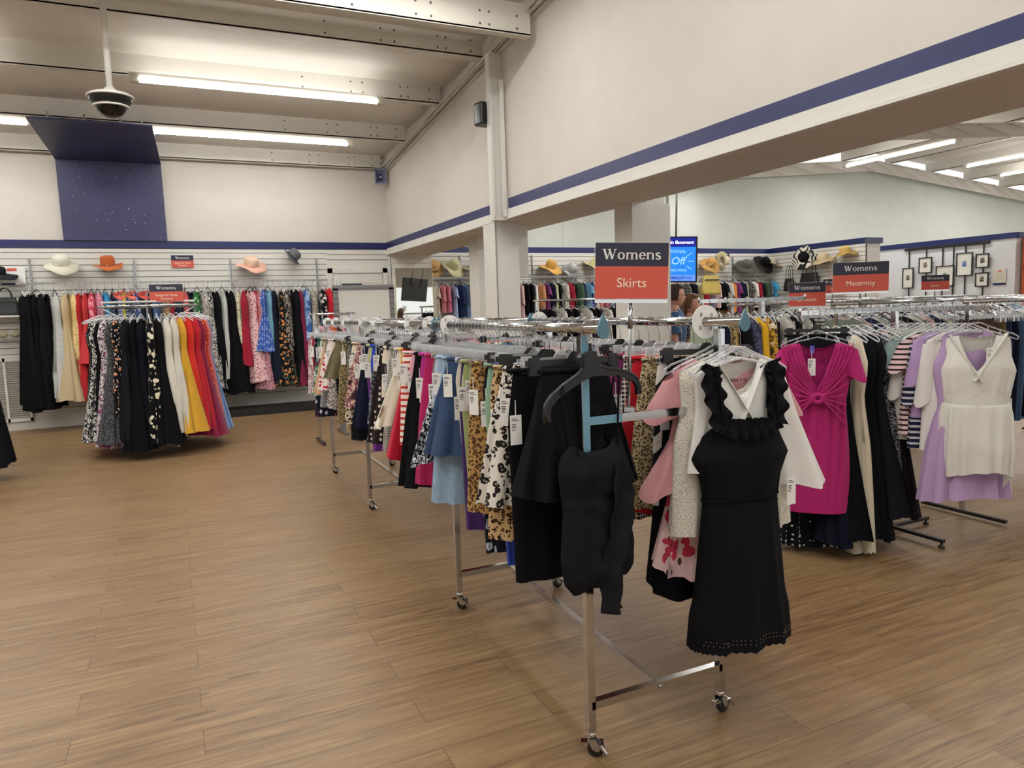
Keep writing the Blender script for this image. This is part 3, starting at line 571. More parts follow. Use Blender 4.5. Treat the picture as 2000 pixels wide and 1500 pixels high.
# size dividers on the rails
def divider(loc, s, where, rz=.0, r=.05):
    mb = MB(); n = 28; b = 0
    for yy in (-.0015, .0015):
        for rr in (.019, r): mb.v += [(rr*math.cos(2*math.pi*i/n), yy, rr*math.sin(2*math.pi*i/n)) for i in range(n)]
    for i in range(n):
        k = (i+1) % n; mb.face((i, k, n+k, n+i)); mb.face((2*n+i, 3*n+i, 3*n+k, 2*n+k)); mb.face((n+i, n+k, 3*n+k, 3*n+i)); mb.face((i, 2*n+i, 2*n+k, k))
    t = thing('size_divider', f'round white size divider marked {s} {where}', 'size divider', loc, (0, 0, rz), 'size dividers on the skirt racks')
    mb.put('disc', TAGW, t)
    for a in (0, 90, 180, 270)[:4]:
        q = math.radians(a+40); text(t, 'lettering', s, .022 if len(s) < 3 else .014, INK, (.034*math.cos(q), -.0017, .034*math.sin(q)), (math.pi/2, 0, 0))
divider((railx(3.4), 3.42, 1.48), 'S', 'on the near skirt rail'); divider((railx(4.25), 4.25, 1.48), 'XS', 'on the near skirt rail')
for y, s in ((3.9, '5-6'), (5.1, '13-14'), (5.5, '12'), (6.15, '11-12'), (6.6, '10'), (7.0, '7-8')): divider((railx(y), y, 1.48), s, 'toward the back of the near skirt rail', r=.045)
divider((1.785, 2.13, 1.48), '0', 'near the front end of the far skirt rail', r=.062); divider((railx(3.7)+.57, 3.66, 1.48), '1-2', 'on the far skirt rail')
# ---------------------------------------------------------------- hero garments at the front of the skirt rack
BLK = cloth('solid:111114'); BLK2 = cloth('solid:0d0d12')
g1 = (railx(2.03), 2.025, 1.48); R1 = (0, math.radians(-7), math.radians(12))
t = thing('clothes_hanger', 'thick black moulded plastic hanger holding the black draped top', 'hanger', g1, R1); link('hook', HM['hook'], t); link('hanger_body', HM['btop'], t)
t = thing('camisole', 'black draped camisole top with thin straps, facing out at the near rail end', 'top', (g1[0], g1[1], g1[2]), (0, math.radians(-2), R1[2]))
mb = cloth_mb([(.38, .135), (.45, .148), (.58, .138), (.74, .16), (.82, .15), (.87, .11)], [(.38, .02), (.46, .05), (.6, .045), (.8, .06), (.87, .04)], .86, lambda c, fr: (.40-.03*math.sin(max(0, abs(c)-.15)*3.2)**2+(.02 if not fr else 0)), 2, .012, 5, N=96, R=44, hem=.012, tfold=.7)
for i, (x, y, z) in enumerate(mb.v):      # gathered cups and drawn folds in the cloth
    if y < 0:
        g = .018*math.exp(-((x+.07)/.045)**2-((z+.46)/.05)**2)+.022*math.exp(-((x-.075)/.045)**2-((z+.45)/.06)**2); g += .005*math.sin(60*(x*.8+z)+4*x)*math.exp(-((x-.02)/.1)**2)*(z < -.52)
        g += .006*math.sin(70*(z+.25*x))*math.exp(-((z+.55)/.03)**2); mb.v[i] = (x, y-g, z)
mb.put('bodice', cloth('solid:1a1a1e'), t)
mb = MB()
def ruf(i, j):
    u = i/12; v = j/40; c = .055-.06*v+.012*math.sin(v*7); wd = .055+.03*math.sin(v*3.1)+.02*v; return (c+wd*(u-.45)+.006*math.sin(v*30+u*3), -.066-.016*math.sin(u*6.5+v*5)*(.4+v)-.012*u, -.44-.5*v-.03*u*u*math.sin(v*9)**2)
mb.grid(ruf, 13, 41)
mb.put('ruffle', cloth('solid:1c1c20'), t)
for sx in (-1, 1):
    mb = MB(); mb.bar((sx*.125, -.012, -.17 if sx < 0 else -.165), (sx*.085, -.03, -.41), .006, .003); mb.bar((sx*.125, .012, -.17), (sx*.075, .03, -.42), .006, .003); mb.lathe([(.006, 0), (.008, .002), (.006, .004)], 8, c=(sx*.1, -.022, -.33)); mb.put('strap', BLK2, t)
def face_out(kindh, y, x=None): return ((x if x is not None else railx(y)+.569), y, 1.48)
# black sundress
loc = face_out('ctop', 1.965); loc = (loc[0]+.02, loc[1], loc[2])
t = thing('dress', 'long black sundress with wide ruffled straps and scalloped eyelet hem', 'dress', loc, (0, 0, math.radians(-4)))
mb = cloth_mb([(.33, .155), (.40, .165), (.47, .2), (.55, .165), (.62, .155)], [(.33, .03), (.47, .07), (.62, .055)], .625, lambda c, fr: .35-.012*math.cos(c*3)+.03*abs(c)**6+(.03 if not fr else 0), 3, .006, 3, N=64, R=20); mb.put('bodice', BLK, t)
def dskirt(i, j, N=96):
    th = 2*math.pi*i/N; v = j/30; c = math.cos(th); w = .155+.045*v+(.012 if v > .66 else 0)*min(1, (v-.66)*8); f = (.004+.022*v)*math.sin(11*th+math.sin(v*2))+.006*math.sin(23*th+1)*(v if v < .66 else 1.4*v)
    z = -.62-.53*v; z += -.006*abs(math.sin(th*24)) if j == 30 else 0
    return (w*math.copysign(abs(c)**.8, c), (.055+.045*v+f)*math.sin(th)+f*.5, z)
mb = MB(); mb.grid(dskirt, 96, 31, True); mb.put('dress_skirt', BLK, t)
mb = MB()
for k in range(26):
    for r_ in range(2):
        x = -.19+.38*(k+.5*r_)/26; th = math.acos(max(-1, min(1, math.copysign(abs(x/.21)**1.25, x)))); q = dskirt(int((2*math.pi-th)/(2*math.pi)*96), 28); mb.lathe([(.0, 0), (.0025, 0)], 6, fn=lambda p, a, r: (q[0]+p[0]*1.2, q[1]-.004, -1.122+.014*r_+p[1]))
mb.put('eyelets', plain('6b6257', .8), t)
def ruffle_path(mb, pts, w, amp, n, nrm=-1, seed=0, nu=7):
    P = [Vector(p) for p in pts]; m = n
    def f(i, j):
        t_ = j/(m-1)*(len(P)-1); k = min(int(t_), len(P)-2); p = P[k].lerp(P[k+1], t_-k); d = (P[k+1]-P[k]).normalized(); side = d.cross(Vector((0, -1, 0))); u = i/(nu-1)-.5
        return p+side*w*u*(1+.1*math.sin(j*.33+seed))+Vector((0, -amp*abs(u)*2*math.sin(j*.5+seed+(2 if u > 0 else 0))-.004, 0))
    mb.grid(f, nu, m)
for sx in (-1, 1):
    mb = MB(); ruffle_path(mb, [(sx*.125, .0, -.145), (sx*.14, -.02, -.19), (sx*.13, -.035, -.27), (sx*.115, -.055, -.36)], .082, .012, 52, seed=sx); mb.bar((sx*.125, .01, -.15), (sx*.11, .03, -.34), .05, .004); mb.bar((sx*.12, -.012, -.15), (sx*.115, -.035, -.35), .055, .006); mb.put('strap', BLK, t)
mb = MB(); ruffle_path(mb, [(-.14, -.045, -.345), (-.07, -.066, -.365), (0, -.075, -.372), (.07, -.066, -.365), (.14, -.045, -.345)], .066, .012, 88, seed=2); mb.put('neck_ruffle', BLK, t)
mb = MB(); mb.tube([(.158*math.cos(a), .058*math.sin(a), -.62) for a in np.linspace(0, 6.28, 40, endpoint=False)], .006, 6, closed=True); mb.put('waistband', BLK2, t)
link('price_tag', TAGM, t, (.175, -.06, -.56), (0, 0, .1))
hanger('ctop', loc, math.radians(-4), 'black ruffled sundress at the rack end', 'hangers at the rack end')
# bell sleeve blouse, cream lace top, dusty pink tee, floral dress behind it
def top_garment(label, fab, y, rz, L, w=.2, dip=.1, sl=None, sides=(-1, 1), z=.13, seed=0, cat='shirt', name='blouse', parts=(), extra=None, h='ctop', hl='', xo=0):
    loc = face_out(h, y); loc = (loc[0]+xo, loc[1], loc[2]); t = thing(name, label, cat, loc, (0, 0, math.radians(rz))); m = cloth(fab)
    cloth_mb([(.1, w*.95), (.2, w*.92), (.3, w*.9), (.42, w*1.02), (L, w*1.12)], [(.13, .013), (.22, .045), (L, .055)], L, neck(z, .045, dip, .02), 3, .016, seed, N=64, R=28).put('bodice', m, t)
    if sl:
        for sx in sides:
            mb = MB(); z0, z1, out, w0, w1, rf = sl; sleeve(mb, sx, z0, z1, out, w0, w1, .035, .05, 28, 14, seed, rf); mb.put('sleeve', m, t)
    if extra: extra(t, m)
    hanger(h, loc, math.radians(rz), hl, 'hangers at the rack end'); return t
def vtrim(t, m):
    mb = MB(); mb.bar((-.1, -.03, -.14), (.02, -.062, -.34), .022, .003); mb.bar((.1, -.03, -.14), (-.02, -.06, -.34), .022, .003); mb.put('placket', m, t)
    text(t, 'lettering', 'Alice + U', .02, INK, (.02, .012, -.21), (math.pi/2, 0, 0), shear=0)
top_garment('white cotton blouse with a wide bell sleeve, just behind the black sundress', 'solid:e6e4de', 2.0, -3, .52, .19, .13, (.16, .62, .13, .1, .26, .012), seed=4, sides=(1,), extra=vtrim, hl='white bell-sleeve blouse', xo=.03)
top_garment('cream crocheted lace top hanging behind the white blouse', 'lace:e2ddd0:bdb6a6', 2.035, -10, .76, .225, .12, seed=6, name='lace_top', hl='cream lace top', xo=.04)
top_garment('dusty pink tee with gathered ruffle sleeves', 'solid:c08a8c', 2.07, -14, .62, .215, .08, (.165, .34, .075, .16, .17, .004), seed=8, name='tee', hl='dusty pink tee', extra=lambda t, m: sleeve(MB(), -1, .38, .62, .1, .1, .16, .03, .05, 24, 10, 3, .012).put('cuff_ruffle', m, t), xo=.035)
loc = face_out('ctop', 2.11)
t = thing('dress', 'pink and red floral dress whose hem shows below the lace top', 'dress', (loc[0]+.03, loc[1], loc[2]), (0, 0, -.3)); cloth_mb([(.1, .17), (.3, .17), (.55, .16), (.92, .25)], [(.13, .013), (.92, .07)], .92, neck(.13, .04), 4, .03, 9, hem=.03).put('dress_body', cloth('floral:e3c3c4:c63a52:5c3a40:1.6'), t); hanger('ctop', (loc[0]+.03, loc[1], loc[2]), -.3, 'pink floral dress', 'hangers at the rack end')
loc = face_out('ctop', 2.15)
t = thing('skirt', 'black asymmetric long skirt showing lowest under the pink floral dress', 'skirt', (loc[0]+.02, loc[1], loc[2]), (0, 0, -.3)); cloth_mb([(.13, .15), (.3, .17), (1.02, .24)], [(.13, .013), (1.02, .05)], 1.0, flat_top(.13), 3, .02, 10, hem=.05).put('skirt_body', BLK2, t); hanger('bbar', (loc[0]+.02, loc[1], loc[2]), -.3, 'black asymmetric skirt', 'hangers at the rack end')
# ================================================================ SIGNS
RED = plain('cf5645', .5, 0, 'sign_red', var=0); NAVY = plain('23263a', .45, 0, 'sign_navy', var=0); IVORY = plain('efe3c8', .6, 0, 'sign_lettering', var=0); SWHITE = plain('e8e4e2', .6, 0, 'sign_white', var=0)
def sign(label, loc, rz, w, h, sub, pole=0, group='department signs', ry=0, sub2=None, split=.42):
    t = thing('store_sign', label, 'sign', loc, (0, ry, rz), group)
    mb = MB(); mb.box((-w/2-.004, -.001, -.004), (w/2+.004, .005, h+.004)); mb.put('acrylic_holder', SP['acrylic'], t)
    mb = MB(); mb.m = 0; mb.box((-w/2, -.004, 0), (w/2, -.0012, h*(1-split))); mb.m = 1; mb.box((-w/2, -.004, h*(1-split)), (w/2, -.0012, h)); mb.put('sign_card', [RED, NAVY], t)
    serif(t, 'Womens', h*split*.44, SWHITE, (0, -.0046, h*(1-split)+h*split*.3))
    if sub2:
        text(t, 'lettering', sub, h*.2, IVORY, (0, -.0045, h*.38)); text(t, 'lettering', sub2, h*.2, IVORY, (0, -.0045, h*.17))
    else: text(t, 'lettering', sub, h*.24, IVORY, (0, -.0045, h*.28))
    if pole:
        mb = MB(); mb.tube([(0, .005, -.0), (0, .005, -pole)], .0055, 10); mb.tube([(0, .005, -.03), (0, .005, -.1)], .0085, 10); mb.put('pole', STEEL, t)
        mb = MB(); mb.bar((-w/2, .002, -.008), (w/2, .002, -.008), .014, .012); mb.put('base_channel', CHROME, t)
        mb = MB(); mb.box((-.018, -.012, -pole-.012), (.018, .022, -pole+.03)); mb.put('base_clamp', STEEL, t)
    return t
R_ = math.radians
sign('large red and navy sign on a pole reading Womens Skirts, nearest the camera', (1.418, 2.072, 1.571), R_(-26), .245, .187, 'Skirts', pole=.4, ry=R_(2))
sign('red and navy Womens Maternity sign standing above the racks on the right', (4.32, 3.55, 1.592), R_(-38), .355, .2, 'Maternity', pole=.14)
sign('small half-hidden Womens sign left of the Maternity sign', (4.38, 4.07, 1.5), R_(-40), .26, .175, 'Dresses', pole=.1)
sign('small Womens Jeans sign in front of the framed pictures', (6.25, 4.35, 1.6), R_(-45), .22, .13, 'Jeans', pole=.12)
sign('small Womens sign behind the Maternity sign, against the hanging bags', (5.6, 4.9, 1.6), R_(-40), .17, .13, 'Tops', pole=.15)
sign('small Womens Spaghetti Strap Dresses sign on the slatted back wall between the hats', (.24, 12.735, 2.37), 0, .32, .19, 'Spaghetti Strap', sub2='Dresses', group='wall signs')
sign('Womens Spaghetti Strap Dresses sign standing on the round rack shelf', (-.02, 9.55, 1.77), R_(-2), .36, .2, 'Spaghetti Strap', sub2='Dresses', group='rack signs')
sign('tiny Womens sign on the slatted wall of the right hall', (11.75, 13.36, 2.48), 0, .3, .22, 'Tops', sub2='Dresses', group='wall signs')
sign('dark Womens sign edge peeking above the white framed board', (2.26, 9.9, 1.79), 0, .27, .17, 'Dresses', pole=1.78)
# ================================================================ MATERNITY RACKS
def four_way(label, cx, cy, arms, z, foot, group, rz=0):
    t = thing('clothing_rack', label, 'clothing rack', (cx, cy, 0), (0, 0, rz), group)
    mb = MB(); mb.box((-.016, -.016, .04), (.016, .016, z)); mb.put('post', CHROME, t)
    for k, (dx, dy, L) in enumerate(arms):
        mb = MB(); mb.bar((0, 0, z), (dx*L, dy*L, z), .016, .028); mb.tube([(dx*L, dy*L, z-.012), (dx*L, dy*L, z+.03)], .008, 8); mb.put('arm', CHROME, t)
    for dx, dy in ((1, 0), (-1, 0), (0, 1), (0, -1)):
        mb = MB(); mb.bar((0, 0, .045), (dx*foot, dy*foot, .045), .028, .02); f = mb.put('foot', DARKM, t); mb = MB(); mb.lathe([(0, 0), (.018, 0), (.02, .012), (.008, .016), (.008, .036), (0, .036)], 14, c=(dx*foot*.96, dy*foot*.96, 0)); mb.put('foot_pad', DARKM, f)
    return t
four_way('chrome four-way rack with dark feet carrying the shirts and white dress', 4.2, 3.19, [(0, -1, .6), (-1, 0, .82), (0, 1, .45), (1, 0, .45)], 1.47, .37, 'four-way racks')
four_way('chrome four-way rack behind the magenta dress with navy and yellow tops', 4.1, 4.25, [(0, -1, .42), (-1, 0, .6), (0, 1, .4), (1, 0, .5)], 1.56, .35, 'four-way racks')
# magenta dress
t = thing('dress', 'bright magenta short-sleeved dress with a twist-knot waist, facing out', 'dress', (3.40, 3.08, 1.455), (0, 0, R_(-44))); m = cloth('solid:b0246c'); m2 = m
def mtop(c, fr):
    a = abs(c); return .155+.03*max(0, a-.35)/.65 + ((.27*(1-(a/.42)**1.0)) if fr and a < .42 else (.035*(1-(a/.42)**2) if a < .42 else 0))
mb = cloth_mb([(.15, .2), (.25, .19), (.38, .175), (.5, .155), (.6, .17), (.9, .18), (1.2, .175)], [(.15, .015), (.28, .06), (.5, .05), (.7, .06), (1.2, .05)], .52, mtop, 5, .008, 2, N=80, R=26); mb.put('bodice', m, t)
def msk(i, j, N=80):
    th = 2*math.pi*i/N; v = j/26; c = math.cos(th); a = .012*(1-v)+.004; fan = a*math.sin(9*c*math.pi*.5*(1+.5*v)+c*4)
    return ((.152+.03*math.sin(v*2.6))*math.copysign(abs(c)**.8, c), (.055+.01*v)*math.sin(th)+fan, -.5-.66*v)
mb = MB(); mb.grid(msk, 80, 27, True); mb.put('dress_skirt', m, t)
mb = MB()
for sg in (-1, 1):
    for k in range(6):
        a = (k-2.5)*.25; mb.tube([(sg*(.01+.145*q)*1.0, -.062-.028*(1-q)*math.cos(q)-.006*math.sin(q*3), -.47-a*.19*q*(1+.3*q)-.015*q) for q in np.linspace(0, 1, 9)], [.0075*(1-.55*q) for q in np.linspace(0, 1, 9)], 7)
mb.tube([(.028*math.cos(a), -.088, -.475+.022*math.sin(a)) for a in np.linspace(0, 6.28, 14, endpoint=False)], .014, 8, closed=True); mb.put('twist_knot', m, t)
mb = MB()
for sg in (-1, 1):
    for k in range(5):
        x0 = sg*(.1+.022*k); mb.tube([(x0*(1-q)+sg*.015*q+sg*.03*k*q*(1-q), -.03-.045*math.sin(min(1, q*1.2)*1.57), -.16-.3*q) for q in np.linspace(0, 1, 12)], [.003+.001*math.sin(q*3) for q in np.linspace(0, 1, 12)], 6)
mb.put('pleats', m, t)
for sx in (-1, 1):
    mb = MB(); sleeve(mb, sx, .17, .37, .05, .12, .12, .035, .05, 24, 10, 1, .004); mb.put('sleeve', m, t)
link('price_tag', TAGM, t, (-.03, -.01, -.25), (0, 0, .1)); mb = MB(); mb.box((-.04, -.004, -.22), (-.015, -.001, -.175)); mb.put('brand_label', plain('5a4fb0', .6, 0, 'label', var=0), t)
hanger('ctop', (3.40, 3.08, 1.455), R_(-44), 'bright magenta twist-knot dress', 'hangers on the four-way racks')
# white dress with lavender dress behind
t = thing('dress', 'white sleeveless V-neck dress with a waistband, facing out at the far right', 'dress', (4.17, 2.64, 1.475), (0, 0, R_(-48))); m = cloth('solid:dfddd4')
cloth_mb([(.14, .15), (.2, .165), (.28, .17), (.36, .195), (.5, .17)], [(.14, .015), (.34, .07), (.5, .06)], .5, lambda c, fr: .145+.03*abs(c)+((.22*(1-abs(c)/.5)) if fr and abs(c) < .5 else .03*(1-min(1, abs(c)/.5))), 4, .008, 6, N=72, R=24).put('bodice', m, t)
mb = MB(); mb.grid(lambda i, j: ((.176-.003*j)*math.copysign(abs(math.cos(2*math.pi*i/40))**.8, math.cos(2*math.pi*i/40)), .066*math.sin(2*math.pi*i/40), -.49-.014*j), 40, 6, True); mb.put('waistband', m, t)
cloth_mb([(.54, .172), (.62, .188), (.8, .198), (1.0, .19)], [(.54, .066), (.8, .095), (1.0, .09)], .96, flat_top(.54), 5, .016, 8, N=80, R=24, hem=.018, tfold=.5).put('dress_skirt', m, t)
mb = MB(); mb.bar((-.14, -.02, -.15), (.02, -.078, -.42), .03, .005); mb.bar((.14, -.02, -.15), (-.02, -.074, -.42), .03, .005); mb.put('neck_facing', m, t)
mb = MB()
for x in (-.17, .19): mb.bar((x*.9, .07, -.53), (x, .075, -1.1), .004, .045)
mb.put('tie_belt', m, t); link('price_tag', TAGM, t, (.06, -.05, -.23))
hanger('ctop', (4.17, 2.64, 1.475), R_(-48), 'white V-neck dress', 'hangers on the four-way racks')
G = 'shirts on the four-way rack'
FA = [('solid:b79ac2', 'long lavender', 'dress', 1.0, 1.1, 0), ('solid:e2ddd8', 'off-white ruffled', 'shirt', .9, 1, 0), ('solid:b496c4', 'lavender fluted-sleeve', 'shirt', .66, 1.05, 0), ('stripe:1b1f3a:c9c6cc:.9', 'navy striped', 'shirt', .9, 1, 0), ('stripe:e2c3c2:2a1a24:.9', 'pale pink black-striped', 'tee', .8, 1.05, 0), ('solid:e3e2dc', 'white gauzy', 'shirt', .85, 1, 0),
      ('solid:8fa9a2', 'sage teal', 'tee', .75, 1.05, 0), ('solid:b9b79a', 'olive cream', 'tee', .72, 1, 0), ('solid:d9d5c8', 'ivory', 'shirt', .8, 1.0, 0), ('solid:e0dbcd', 'oatmeal', 'shirt', .95, .95, 0), ('solid:d8643a', 'orange trimmed', 'tee', .75, 1, 0), ('solid:131316', 'black blazer-like', 'shirt', .8, 1.05, 0)]
for i, (fab, d, k, L, xs, _) in enumerate(FA):
    y = 2.70+.043*i; hung(k, fab, d, 'on the four-way rack', (4.185, y, 1.47), R_(-26-3*(i % 3)), 'ctop', zs=L/.78 if k != 'dress' else L, xs=xs, group=G, near=['the '+FA[i-1][1]+' one', 'the '+FA[(i+1) % len(FA)][1]+' one'], tag=i in (2,), v=i)
FB = [('dots:0f0f14:e0dcd4:1.1', 'black dotted maxi', 'maxi', .83, 1.15, -35), ('solid:141828', 'deep navy long', 'maxi', .8, 1.1, 62), ('solid:0e0e11', 'plain black long', 'maxi', .78, 1.1, 70), ('solid:e6dac0', 'cream long', 'maxi', .85, 1.3, 78), ('solid:111216', 'black column', 'maxi', .8, 1.15, 84), ('solid:15161c', 'ink black', 'maxi', .72, 1.1, 90), ('print:101014:8e8c90:.5', 'black with lace panel', 'maxi', .7, 1.1, 92), ('solid:1c1318', 'dark aubergine', 'maxi', .74, 1.1, 88)]
for i, (fab, d, k, L, xs, rz) in enumerate(FB):
    x = 3.52+.078*i; hung(k, fab, d, 'beside the magenta dress', (x, 3.19-.0*i, 1.47), R_(rz), 'ctop', zs=L*(1.36/1.24), xs=xs, ys=.75, group='long dresses beside the magenta dress', near=['the '+FB[i-1][1]+' one'], v=i)
# the black clip skirt right behind the magenta dress
hung('narrow', 'solid:15161b', 'black maternity', 'clipped directly behind the magenta dress', (3.47, 3.15, 1.475), R_(-40), 'bbar', zs=1.5, xs=1.15, parts=True, group='clip skirts on the four-way rack')
FC = [('solid:8c9a80', 'grey-green', 'shirt', .8, 1), ('solid:22346e', 'royal navy', 'shirt', .8, 1.05), ('solid:171c30', 'midnight blue', 'shirt', .85, 1.05), ('print:c9a24a:3a3026:e0dcd0:.8', 'gold patterned', 'shirt', .8, 1), ('solid:121216', 'black layered', 'shirt', .85, 1), ('print:5a5a78:2c2a3a', 'grey-purple patterned', 'shirt', .8, 1), ('solid:e6b324', 'sunny yellow', 'shirt', .8, 1.1), ('print:d9a83a:4a3a20:e8dcc0', 'mustard floral', 'shirt', .8, 1), ('solid:1a1a1e', 'charcoal', 'shirt', .8, 1), ('solid:d8d4c8', 'pale ivory', 'shirt', .8, 1), ('solid:17171a', 'pitch black', 'shirt', .8, 1), ('solid:c8c2b4', 'stone', 'shirt', .8, 1)]
for i, (fab, d, k, L, xs) in enumerate(FC):
    x = 3.52+.085*i; hung(k, fab, d, 'behind the magenta dress', (x, 4.25, 1.56), R_(62+RND.uniform(-14, 14)), RND.choice(['far_top', 'far_top', 'far_black']), zs=L/.78, xs=xs, group='tops behind the magenta dress', near=['the '+FC[i-1][1]+' one'], v=i)
# ================================================================ straight racks behind
def straight(label, x0, x1, y, z, group, feet=.3):
    t = thing('clothing_rack', label, 'clothing rack', (x0, y, 0), (0, 0, 0), group); L = x1-x0
    mb = MB(); mb.tube([(-.05, 0, z), (L+.05, 0, z)], .0155, 12); mb.put('hang_rail', CHROME, t)
    for x in (0, L):
        mb = MB(); mb.box((x-.013, -.013, .03), (x+.013, .013, z)); mb.put('post', CHROME, t); mb = MB(); mb.bar((x, -feet, .03), (x, feet, .03), .028, .022); mb.put('foot', DARKM, t)
    return t
def fill(items, n, x0, x1, y, z, where, group, zs=1, hk_=('far_top', 'far_top', 'far_black'), jit=12, ad=()):
    ad = list(ad) or ['softer', 'second', 'looser', 'darker hung', 'crumpled']
    for i in range(n):
        fab, d, k = items[i % len(items)]; q = i//len(items); d2 = d if not q else ad[(q-1) % len(ad)]+' '+d
        x = x0+(x1-x0)*(i+.5)/n; nb = items[(i+1) % len(items)][1]
        hung(k, fab, d2, where, (x, y, z), R_(90+RND.uniform(-jit, jit)), RND.choice(hk_) if k not in ('skirt', 'narrow', 'flare') else 'far_bar', zs=zs*RND.uniform(.92, 1.05), xs=RND.uniform(.92, 1.05), group=group, near=[f'the {nb} one'], v=i)
straight('straight chrome rack at the far right with jeans and dark trousers', 4.95, 7.2, 3.2, 1.5, 'straight chrome racks')
fill([('solid:4a3230', 'brown', 'narrow'), ('solid:6f6238', 'olive', 'narrow'), ('denim:22304e', 'navy denim', 'narrow'), ('solid:1b2138', 'midnight', 'narrow'), ('denim:4e6a8c', 'blue denim', 'narrow'), ('solid:15171e', 'blackish', 'narrow'), ('denim:7c99b4', 'faded denim', 'narrow')], 26, 5.0, 7.15, 3.2, 1.5, 'on the rack at the far right', 'trousers at the far right', 1.45)
straight('straight chrome rack behind the far skirt rail end', 4.75, 6.9, 5.3, 1.52, 'straight chrome racks')
W3 = [('solid:dcdad2', 'white', 'shirt'), ('solid:16171c', 'black', 'shirt'), ('stripe:e4e0da:22242e', 'striped', 'tee'), ('solid:a9b4b8', 'pale grey', 'tee'), ('solid:c9c4b8', 'sand', 'shirt'), ('solid:24304e', 'navy', 'tee'), ('solid:d9b8b4', 'blush', 'shirt'), ('solid:8f9a92', 'sage', 'tee')]
fill(W3, 24, 4.8, 6.85, 5.3, 1.52, 'behind the far skirt rail', 'tops behind the far skirt rail')
straight('straight chrome rack behind the navy and yellow tops', 5.3, 8.6, 4.6, 1.5, 'straight chrome racks'); fill(W3[::-1], 30, 5.35, 8.5, 4.6, 1.5, 'behind the Maternity sign', 'tops behind the Maternity sign')
straight('straight chrome rack in the middle of the right hall', 6.4, 10.4, 6.6, 1.53, 'straight chrome racks'); fill(W3[1:]+[('solid:7c3a3a', 'brick red', 'tee')], 30, 6.5, 10.3, 6.6, 1.53, 'in the middle of the right hall', 'tops in the middle of the right hall')
straight('straight chrome rack under the framed pictures', 9.5, 13.5, 7.6, 1.5, 'straight chrome racks'); fill([('denim:5a7f98', 'washed blue', 'tee'), ('solid:a8c4c4', 'aqua', 'tee'), ('solid:c05a5a', 'coral red', 'tee'), ('solid:2a3550', 'ink blue', 'tee')]+W3[:3], 26, 9.6, 13.4, 7.6, 1.5, 'below the framed pictures', 'tops below the framed pictures')
straight('straight chrome rack between the columns near the right hall back wall', 5.0, 7.3, 9.8, 1.66, 'straight chrome racks'); fill([('solid:131316', 'black', 'shirt'), ('solid:1d1e24', 'charcoal', 'shirt'), ('print:d8d4cc:55525a', 'grey print', 'tee'), ('solid:e2ded8', 'white', 'tee')], 22, 5.05, 7.25, 9.8, 1.66, 'between the columns', 'tops between the columns')
straight('straight chrome rack in front of the left end of the white board', 1.55, 2.0, 8.9, 1.56, 'straight chrome racks', .25); fill([('solid:c9c9c9', 'light grey', 'tee'), ('solid:d9a8b0', 'rose pink', 'tee'), ('solid:e2682e', 'bright orange', 'tee'), ('solid:4a1824', 'maroon', 'tee'), ('floral:e2b4bc:b0566a', 'pink floral', 'shirt')], 6, 1.55, 2.0, 8.9, 1.56, 'beside the white board', 'tops beside the white board', .8)
# ================================================================ ROUND RACK
RC = (-.22, 9.75); RR = .52; RZ = 1.72
t = thing('clothing_rack', 'round chrome rack in the left hall full of hanging dresses', 'round clothing rack', (RC[0], RC[1], 0))
mb = MB(); mb.tube([(RR*math.cos(a), RR*math.sin(a), RZ) for a in np.linspace(0, 2*math.pi, 48, endpoint=False)], .015, 10, closed=True); mb.put('ring_rail', CHROME, t)
mb = MB(); mb.tube([(0, 0, .03), (0, 0, RZ+.05)], .018, 10); mb.put('post', CHROME, t)
for a in (0, 1.57, 3.14, 4.71):
    mb = MB(); mb.bar((0, 0, RZ-.3), (RR*math.cos(a), RR*math.sin(a), RZ), .012); mb.put('brace', CHROME, t); mb = MB(); mb.bar((0, 0, .05), (.36*math.cos(a+.6), .36*math.sin(a+.6), .05), .03, .02); mb.put('foot', CHROME, t)
mb = MB(); mb.box((-.48, -.2, RZ+.045), (.5, .2, RZ+.065)); mb.put('top_shelf', WHITE, t)
RDR = [('solid:0f0f12', 'black halter'), ('dots:121216:dcd8d0:1', 'black dotted'), ('print:131316:e2dfd8', 'black and white geometric'), ('solid:111114', 'plain black'), ('print:ddd3d6:4a3a42:8a4a6a', 'pale floral with burgundy hem'), ('print:1a1a1e:6a6a6e:.4', 'black glitter'), ('floral:121214:c98f6a:e2dcd4', 'black with peach flowers'), ('solid:1a1b20', 'sheer charcoal'), ('solid:0e0e11', 'black tiered'), ('solid:12131c', 'dark navy'),
       ('floral:0f0f12:e8e0c8:d8d0b0:1.6', 'black with cream scroll flowers'), ('solid:101012', 'narrow black'), ('solid:e0dccf', 'ivory pleated'), ('solid:d6d2c6', 'bone white ruffled'), ('solid:d9a534', 'golden yellow'), ('solid:d83226', 'scarlet'), ('solid:c02430', 'cherry red'), ('solid:8a1c44', 'burgundy'), ('floral:b8362c:e07a4a:7a1c24', 'red bohemian printed'), ('solid:d87a7a', 'salmon'), ('denim:6f8fbc', 'chambray blue')]
n = 34
for i in range(n):
    k = i if i < 21 else i-21; fab, d = RDR[k % 21]
    a = -math.pi+.12+(math.pi-.24)*i/20 if i < 21 else .15+(math.pi-.3)*(i-21)/12
    x, y = RC[0]+RR*math.cos(a), RC[1]+RR*math.sin(a); hung('maxi', fab, d if i < 21 else 'rear-side '+d, 'on the round rack', (x, y, RZ), a+RND.uniform(-.1, .1), 'far_top', zs=RND.uniform(.93, 1.04), xs=1.05, ys=1.2, group='dresses on the round rack', near=['the '+RDR[(k+1) % 21][1]+' one'], v=i)
